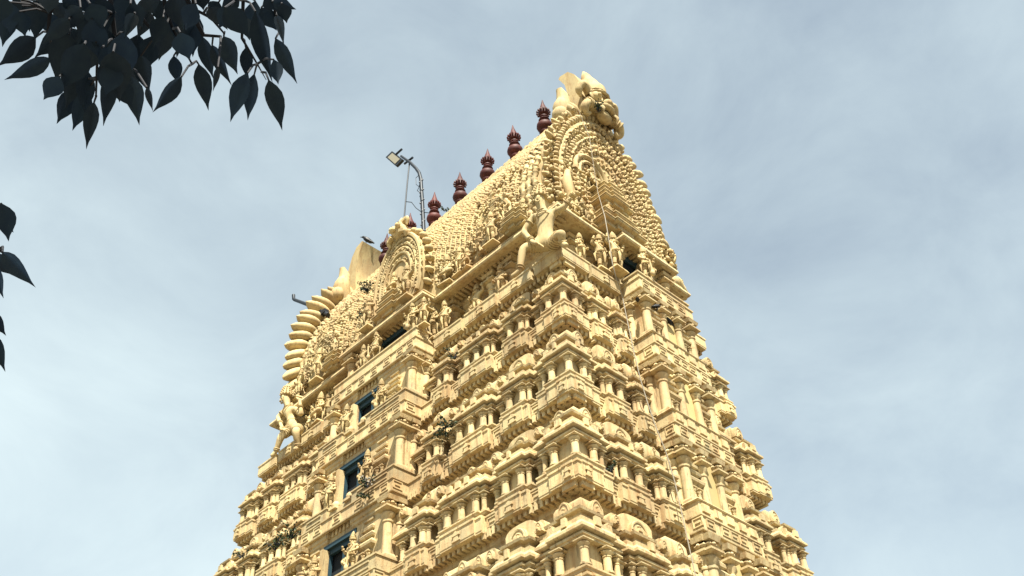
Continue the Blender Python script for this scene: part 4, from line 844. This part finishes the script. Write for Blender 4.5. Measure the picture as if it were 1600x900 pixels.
def plate(k, d0, d1):
    cc = sum(c4, Vector())/4; q = [cc+(p-cc)*k for p in c4]
    vs = [rel(p+nz*d0, fl_) for p in q]+[rel(p+nz*d1, fl_) for p in q]
    return vs, [(0, 1, 2, 3), (7, 6, 5, 4), (0, 4, 5, 1), (1, 5, 6, 2), (2, 6, 7, 3), (3, 7, 4, 0)]
sg = 1 if nz.dot(CAM_POS-c) > 0 else -1
m = MB(); m.add(*plate(1.0, -sg*.09, sg*.02)); lh = m.obj('lamp_head', METAL, fl_)
m = MB(); m.add(*plate(.72, sg*.018, sg*.035)); m.obj('lens', LENS, lh)
m = MB(); m.tube([rel(PL(634, 315), fl_), rel(PL(643, 316), fl_), rel(PL(650, 325), fl_), rel(PL(658, 331), fl_), rel(PL(672, 333), fl_)], .016, 5); m.obj('loose_wire', METAL, fl_)
m = MB(); m.tube([rel(PL(656, 272), fl_), rel(PL(650, 278), fl_), rel(PL(650, 288), fl_), rel(PL(655, 292), fl_), rel(PL(652, 298), fl_), rel(PL(658, 302), fl_)], .012, 5); m.obj('loose_wire', METAL, fl_)

# bent drain pipe sticking out of the far roof
PP = lambda x, y: on(x, y, 1, -1.9)
m = MB(); m.tube([PP(513, 492), PP(486, 478), PP(460.5, 468.5), PP(458.8, 467), PP(458.6, 461)], [.085, .075, .07, .07, .07], 8); m.box(-.22, .22, -.1, .1, -.08, .08, 0, 0, Matrix.Translation(PP(505, 490)))
tag(m.obj('bent_pipe', METAL, ang=50), 'dark bent pipe sticking out from the far end of the roof', 'pipe')

# lightning conductor cable running down the near face
cp = [(904, 172, 0, 6.75), (921, 215, 0, 6.75), (928, 262, 0, 6.78), (934, 300, 0, 6.9), (945, 338, 0, 7.36), (951, 372, 0, 7.44), (957, 412, 0, 7.66), (962, 432, 0, 7.62), (973, 466, 0, 7.42), (981, 505, 0, 7.5), (990, 548, 0, 7.6), (1000, 590, 0, 7.7), (1012, 630, 0, 7.75), (1024, 665, 0, 7.9), (1040, 705, 0, 7.95), (1055, 755, 0, 8.05), (1066, 805, 0, 8.2), (1078, 860, 0, 8.3), (1090, 915, 0, 8.4)]
m = MB(); m.tube([on(*p) for p in cp], [.008]*4+[.013]*(len(cp)-4), 6)
tag(m.obj('conductor_cable', WHITE), 'thin pale cable running down the near face from the crest', 'cable')

# ------------------------------------------------------------------ birds
def bird(name, label, pos, heading, L_=.42, pitch=.25, group=None):
    """standing bird, heading = angle of its beak in the x-y plane"""
    m = MB(); k = L_
    m.tube([(-.62*k, 0, .18*k), (-.45*k, 0, .24*k), (-.22*k, 0, .34*k), (.0, 0, .42*k), (.18*k, 0, .52*k), (.28*k, 0, .60*k), (.38*k, 0, .62*k), (.45*k, 0, .60*k), (.60*k, 0, .565*k)], [.05*k, .075*k, .15*k, .19*k, .16*k, .105*k, .10*k, .045*k, .006*k], 10)
    o = m.obj(name, FEATHER, None, pos, heading, ang=70); o.rotation_euler = (0, -pitch, heading)
    for sy in (-1, 1):
        w_ = MB(); w_.add([(.14*k, sy*.17*k, .52*k), (.05*k, sy*.205*k, .36*k), (-.25*k, sy*.18*k, .25*k), (-.6*k, sy*.06*k, .22*k), (-.3*k, sy*.13*k, .40*k), (.0, sy*.15*k, .55*k), (-.1*k, sy*.1*k, .4*k)], [(0, 1, 6), (1, 2, 6), (2, 3, 6), (3, 4, 6), (4, 5, 6), (5, 0, 6), (0, 5, 4, 3, 2, 1)]); w_.obj('wing', FEATHER, o)
        l_ = MB(); l_.tube([(-.02*k, sy*.07*k, .28*k), (.02*k, sy*.07*k, .12*k), (.0, sy*.07*k, .0)], .018*k, 5); l_.tube([(-.05*k, sy*.07*k, .01*k), (.1*k, sy*.07*k, .01*k)], .014*k, 4); l_.obj('leg', FEATHER, o)
    return tag(o, label, 'bird', group)
def yaw_of(v): return math.atan2(v.y, v.x)
left = -CR
bird('crow', 'black crow perched on the far roof plate, facing left', (-5.62, -.42, 30.58), yaw_of(left), .56)
bird('crow', 'small dark bird perched beside the crest at the top', on(881, 150, 0, 5.75), yaw_of(left), .3)
for i, (x, y, xx, lab) in enumerate(((997, 474, 7.5, 'dark pigeon on the pilaster capital nearest the cable'), (1014, 478, 7.5, 'dark pigeon on the ledge, second from the cable'), (1027, 484, 7.5, 'dark pigeon under the brackets, third from the cable'), (1048, 508, 7.5, 'dark pigeon farthest from the cable under the brackets'), (1075, 556, 7.35, 'dark pigeon by the small arch near the tower edge'))):
    bird('pigeon', lab, on(x, y, 0, xx), (2.2, -2.4, 1.2, -1.5, .6)[i], .3, 0, 'pigeons on the near face')

# ------------------------------------------------------------------ weeds rooted in the masonry
def weed(label, pos, sz, n, droop=.0, flowers=0):
    o = MB(); st = MB(); lf = MB()
    for i in range(max(4, n//9)):
        q = random.uniform(0, 6.28); tip = Vector((math.cos(q)*random.uniform(.2, .6)*sz, math.sin(q)*random.uniform(.2, .6)*sz, sz*(random.uniform(.3, .9)-droop*1.3)))
        st.tube([(0, 0, 0), tuple(tip*.5+Vector((0, 0, .08*sz))), tuple(tip)], [.016, .011, .004], 5)
        for j in range(9):
            p = tip*random.uniform(.25, 1.05)+Vector((jit(.1), jit(.1), jit(.1)))*sz*1.2; ll = random.uniform(.07, .13)*(.6+sz*.5); e = Euler((jit(1.3), jit(1.3), random.uniform(0, 6.28))).to_matrix().to_4x4()
            lf.add([(0, 0, 0), (ll*.32, ll*.4, .01), (0, ll, -.01), (-.32*ll, ll*.4, .01), (0, ll*.45, -.015)], [(0, 1, 4), (1, 2, 4), (2, 3, 4), (3, 0, 4)], Matrix.Translation(p) @ e)
    r = st.obj('wild_plant', TWIG, None, pos); lf.obj('foliage', PLANT, r, ang=180)
    if flowers:
        fw = MB()
        for i in range(flowers): fw.blob((jit(.3)*sz, jit(.3)*sz, sz*random.uniform(.2, .8)), .035, None, 5, 3)
        fw.obj('flowers', WHITE, r)
    return tag(r, label, 'plant', 'weeds on the tower')
weed('bushy green weed trailing down between shrines right of the second window', on(697, 668, 1, -3.75), .75, 90, .55)
weed('small dark weed on the top storey near the neck ledge', on(708, 562, 1, -3.2), .42, 40)
weed('leafy plant at the left foot of the central roof arch', on(572, 455, 1, -2.75), .7, 90, .1)
weed('dark weed hanging below the leafy plant by the roof arch', on(566, 486, 1, -2.7), .55, 60, .5)
weed('spreading green weed on the lower left ledge', on(430, 860, 1, -4.2), .6, 90)
weed('bushy weed on the ledge, right of the spreading one', on(456, 842, 1, -4.15), .6, 80)
weed('dark weed at the far left edge of the tower', on(376, 872, 1, -4.2), .45, 50)
weed('flowering weed on the bay plinth right of the window', on(574, 762, 1, -4.25), .42, 50, 0, 14)
weed('small weed hanging under the window sill ledge', on(569, 774, 1, -4.25), .35, 40, .5)
weed('tiny weed in the gap near the corner shrine', on(955, 737, 0, 7.75), .32, 40)
weed('green weed growing in the mouth of the top crest', on(934, 174, 0, 6.85), .5, 60)
weed('small weed behind the finial next to the floodlight pole', on(694, 330, 1, -.5), .4, 40)

# ------------------------------------------------------------------ overhanging tree
tree = bpy.data.objects.new('overhanging_tree', None); COL.objects.link(tree); tree.location = (0, 0, 0)
tag(tree, 'dark leafy tree branches hanging in from the upper left corner', 'tree')
tb = CAM_POS+left*3.6+Vector((cf.x, cf.y, 0)).normalized()*.6; tb.z = 0
hub = at(180, -330, 3.4); hub2 = at(-260, 380, 3.3)
m = MB(); m.tube([tb-Vector((0, 0, .3)), tb+Vector((.02, .05, 1.2)), tb+Vector((.1, -.03, 2.6)), tb+Vector((.0, .1, 4.2)), tb+Vector((.2, .1, 6.0))], [.3, .24, .2, .17, .1], 12); m.obj('trunk', TWIG, tree, ang=60)
m = MB(); q0 = tb+Vector((.0, .1, 4.2)); m.tube([q0, q0.lerp(hub, .4)+Vector((0, 0, .35)), hub], [.13, .09, .045], 9); m.obj('limb', TWIG, tree, ang=60)
m = MB(); q0 = tb+Vector((.1, -.03, 2.6)); m.tube([q0, q0.lerp(hub2, .5)+Vector((0, 0, .2)), hub2], [.09, .06, .03], 9); m.obj('limb', TWIG, tree, ang=60)
lm = MB(); NR = 7; lv_ = []                           # ovate leaf with a drawn-out tip, folded along the midrib
for i in range(NR+1):
    f = i/NR; wd = [.06, .62, .95, 1.0, .86, .56, .20, .01][i]
    for j in (-1, -.5, 0, .5, 1): lv_.append((.5*wd*j, f, .16*abs(j)*wd*.5-.10*f*f-.012*(j == 0)))
lm.add(lv_, [(i*5+j, i*5+j+1, i*5+j+6, i*5+j+5) for i in range(NR) for j in range(4)])
LEAFM = lm.mesh('leaf', LEAF, 180)
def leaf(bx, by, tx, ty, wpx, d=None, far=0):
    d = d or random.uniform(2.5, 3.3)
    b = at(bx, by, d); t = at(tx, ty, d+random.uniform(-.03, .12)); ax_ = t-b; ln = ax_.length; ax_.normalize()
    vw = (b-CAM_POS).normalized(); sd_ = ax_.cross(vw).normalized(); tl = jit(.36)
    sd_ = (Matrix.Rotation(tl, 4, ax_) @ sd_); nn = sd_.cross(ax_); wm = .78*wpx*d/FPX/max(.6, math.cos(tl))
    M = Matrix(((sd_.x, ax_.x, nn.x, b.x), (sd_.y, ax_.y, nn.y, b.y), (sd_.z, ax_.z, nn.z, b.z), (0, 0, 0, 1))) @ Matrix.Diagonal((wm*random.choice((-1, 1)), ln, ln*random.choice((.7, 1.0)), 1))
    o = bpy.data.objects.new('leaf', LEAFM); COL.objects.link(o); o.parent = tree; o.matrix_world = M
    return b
Z_ = .3                                               # measured on an enlargement of the upper left corner
LEAVES = [(60, 30, 10, 240, 115), (190, 0, 185, 205, 125), (285, 15, 385, 140, 100), (185, 195, 0, 342, 130), (265, 305, 38, 415, 100), (340, 165, 190, 292, 120), (520, 80, 400, 235, 130), (360, 180, 290, 420, 170), (440, 230, 320, 470, 170),
 (310, 400, 228, 522, 120), (390, 455, 298, 648, 115), (460, 470, 378, 682, 110), (490, 533, 450, 762, 90), (540, 140, 565, 420, 160), (580, 360, 543, 652, 100), (640, 170, 650, 430, 170), (680, 400, 722, 632, 125), (590, 270, 625, 515, 180),
 (735, 290, 770, 480, 110), (765, 455, 793, 572, 42), (790, 190, 780, 350, 140), (865, 135, 835, 305, 115), (940, 170, 985, 315, 140), (905, 290, 925, 440, 85), (945, 400, 805, 586, 92), (1055, 192, 1105, 405, 95), (1035, 335, 1087, 568, 108),
 (1105, 235, 1192, 432, 80), (1135, 350, 1113, 468, 40), (1165, 190, 1230, 378, 120), (1280, 248, 1285, 410, 82), (1290, 380, 1193, 632, 118), (1325, 385, 1284, 628, 95), (1400, 418, 1472, 668, 118), (1330, 60, 1405, 420, 115), (1435, 200, 1542, 428, 98),
 (1425, 310, 1455, 445, 85), (1440, 80, 1478, 215, 60), (1170, 40, 1300, 190, 150), (1330, 5, 1300, 185, 110), (1420, 10, 1535, 45, 90), (1470, 20, 1495, 120, 95), (950, 50, 930, 285, 150), (1010, 60, 1005, 300, 120), (760, -20, 800, 68, 150),
 (600, -10, 620, 175, 170), (700, 70, 655, 185, 80), (430, -30, 470, 72, 150), (240, -30, 255, 60, 120), (1040, -40, 1060, 46, 110), (1140, 10, 1090, 90, 100), (520, -20, 560, 180, 130), (660, -30, 640, 130, 130), (900, -20, 950, 150, 140), (110, 10, 60, 20, 80), (20, -20, 0, 120, 110), (330, -30, 420, 60, 100),
 (850, 90, 800, 240, 120), (480, 100, 520, 320, 150), (560, 300, 570, 520, 140), (720, 180, 700, 400, 140), (1240, -20, 1150, 60, 100), (1390, -30, 1460, 60, 130), (130, -10, 150, 160, 110), (40, 10, 60, 180, 120),
 (100, 60, 130, 190, 110), (230, 60, 300, 200, 110), (420, 40, 330, 150, 120), (470, 20, 540, 150, 140), (560, 60, 640, 220, 150), (680, 20, 740, 140, 120), (640, 80, 560, 230, 140), (830, 0, 850, 130, 110), (880, 60, 900, 210, 120), (960, 120, 1000, 270, 120), (1020, 20, 960, 160, 120), (1090, 40, 1180, 140, 110), (1200, 30, 1140, 150, 110), (1260, 90, 1300, 200, 110), (1360, 40, 1440, 160, 110), (420, 160, 300, 300, 150), (500, 220, 420, 380, 140), (530, 250, 640, 380, 150), (600, 330, 550, 500, 140), (360, 100, 230, 220, 100), (780, 60, 720, 190, 100),
 (330, 260, 430, 400, 140), (400, 330, 350, 560, 130), (450, 360, 440, 600, 110), (700, 330, 640, 500, 140), (610, 420, 690, 560, 120)]
bases = []
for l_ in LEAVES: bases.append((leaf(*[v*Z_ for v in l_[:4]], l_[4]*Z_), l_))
for bx, by, tx, ty, wd in ((2, 318, 15, 376, 36), (-12, 322, 22, 362, 34), (4, 394, 49.5, 445, 30), (-10, 398, 17, 429, 26), (-14, 408, 4, 466, 24), (-22, 485, 10.5, 524, 24), (-16, 520, 7.5, 578, 26)):
    bases.append((leaf(bx, by, tx, ty, wd), (bx/Z_, by/Z_, tx/Z_, ty/Z_, 0)))
# twigs: each measured stem, and a stalk from every leaf up to the nearest stem point
STEMS = [[(180, -330), (120, -60), (78, 20), (75, 50)], [(180, -330), (150, -50), (118, -10), (114, 30)], [(180, -330), (190, -40), (215, 20), (232, 40), (246, 55)], [(180, -330), (250, -60), (258, 10), (270, 45), (300, 100)], [(180, -330), (290, -60), (305, 15), (330, 28), (350, 52)],
         [(180, -330), (350, -70), (380, 0), (378, 60), (402, 100), (416, 125)], [(180, -330), (400, -60), (425, 0), (440, 50)], [(180, -330), (100, -30), (132, 70), (152, 92), (150, 150)], [(180, -330), (170, -20), (180, 60), (196, 100)], [(180, -330), (300, 20), (318, 55), (345, 57)], [(-260, 380), (-60, 330), (-5, 385), (4, 394)], [(-260, 380), (-60, 470), (-20, 490)]]
for st in STEMS:
    n = len(st); P3 = [at(x, y, (3.4 if i == 0 else 2.95)) for i, (x, y) in enumerate(st)]
    m = MB(); m.tube(P3, [.018 if i == 0 else .009-.0016*i for i in range(n)], 6); m.obj('twig', TWIG, tree)
nodes = [(x, y) for st in STEMS for (x, y) in st[1:]]+[((a_[0]+b2[0])/2, (a_[1]+b2[1])/2) for st in STEMS for a_, b2 in zip(st[1:-1], st[2:])]
for b, l_ in bases:
    bx, by = l_[0]*Z_, l_[1]*Z_
    nx, ny = min(nodes, key=lambda q: math.hypot(q[0]-bx, q[1]-by+12)); p = at(nx, ny, 2.95)
    m = MB(); m.tube([p, p.lerp(b, .5)+Vector((0, 0, .015)), b], [.004, .003, .0025], 5); m.obj('leaf_stalk', TWIG, tree)
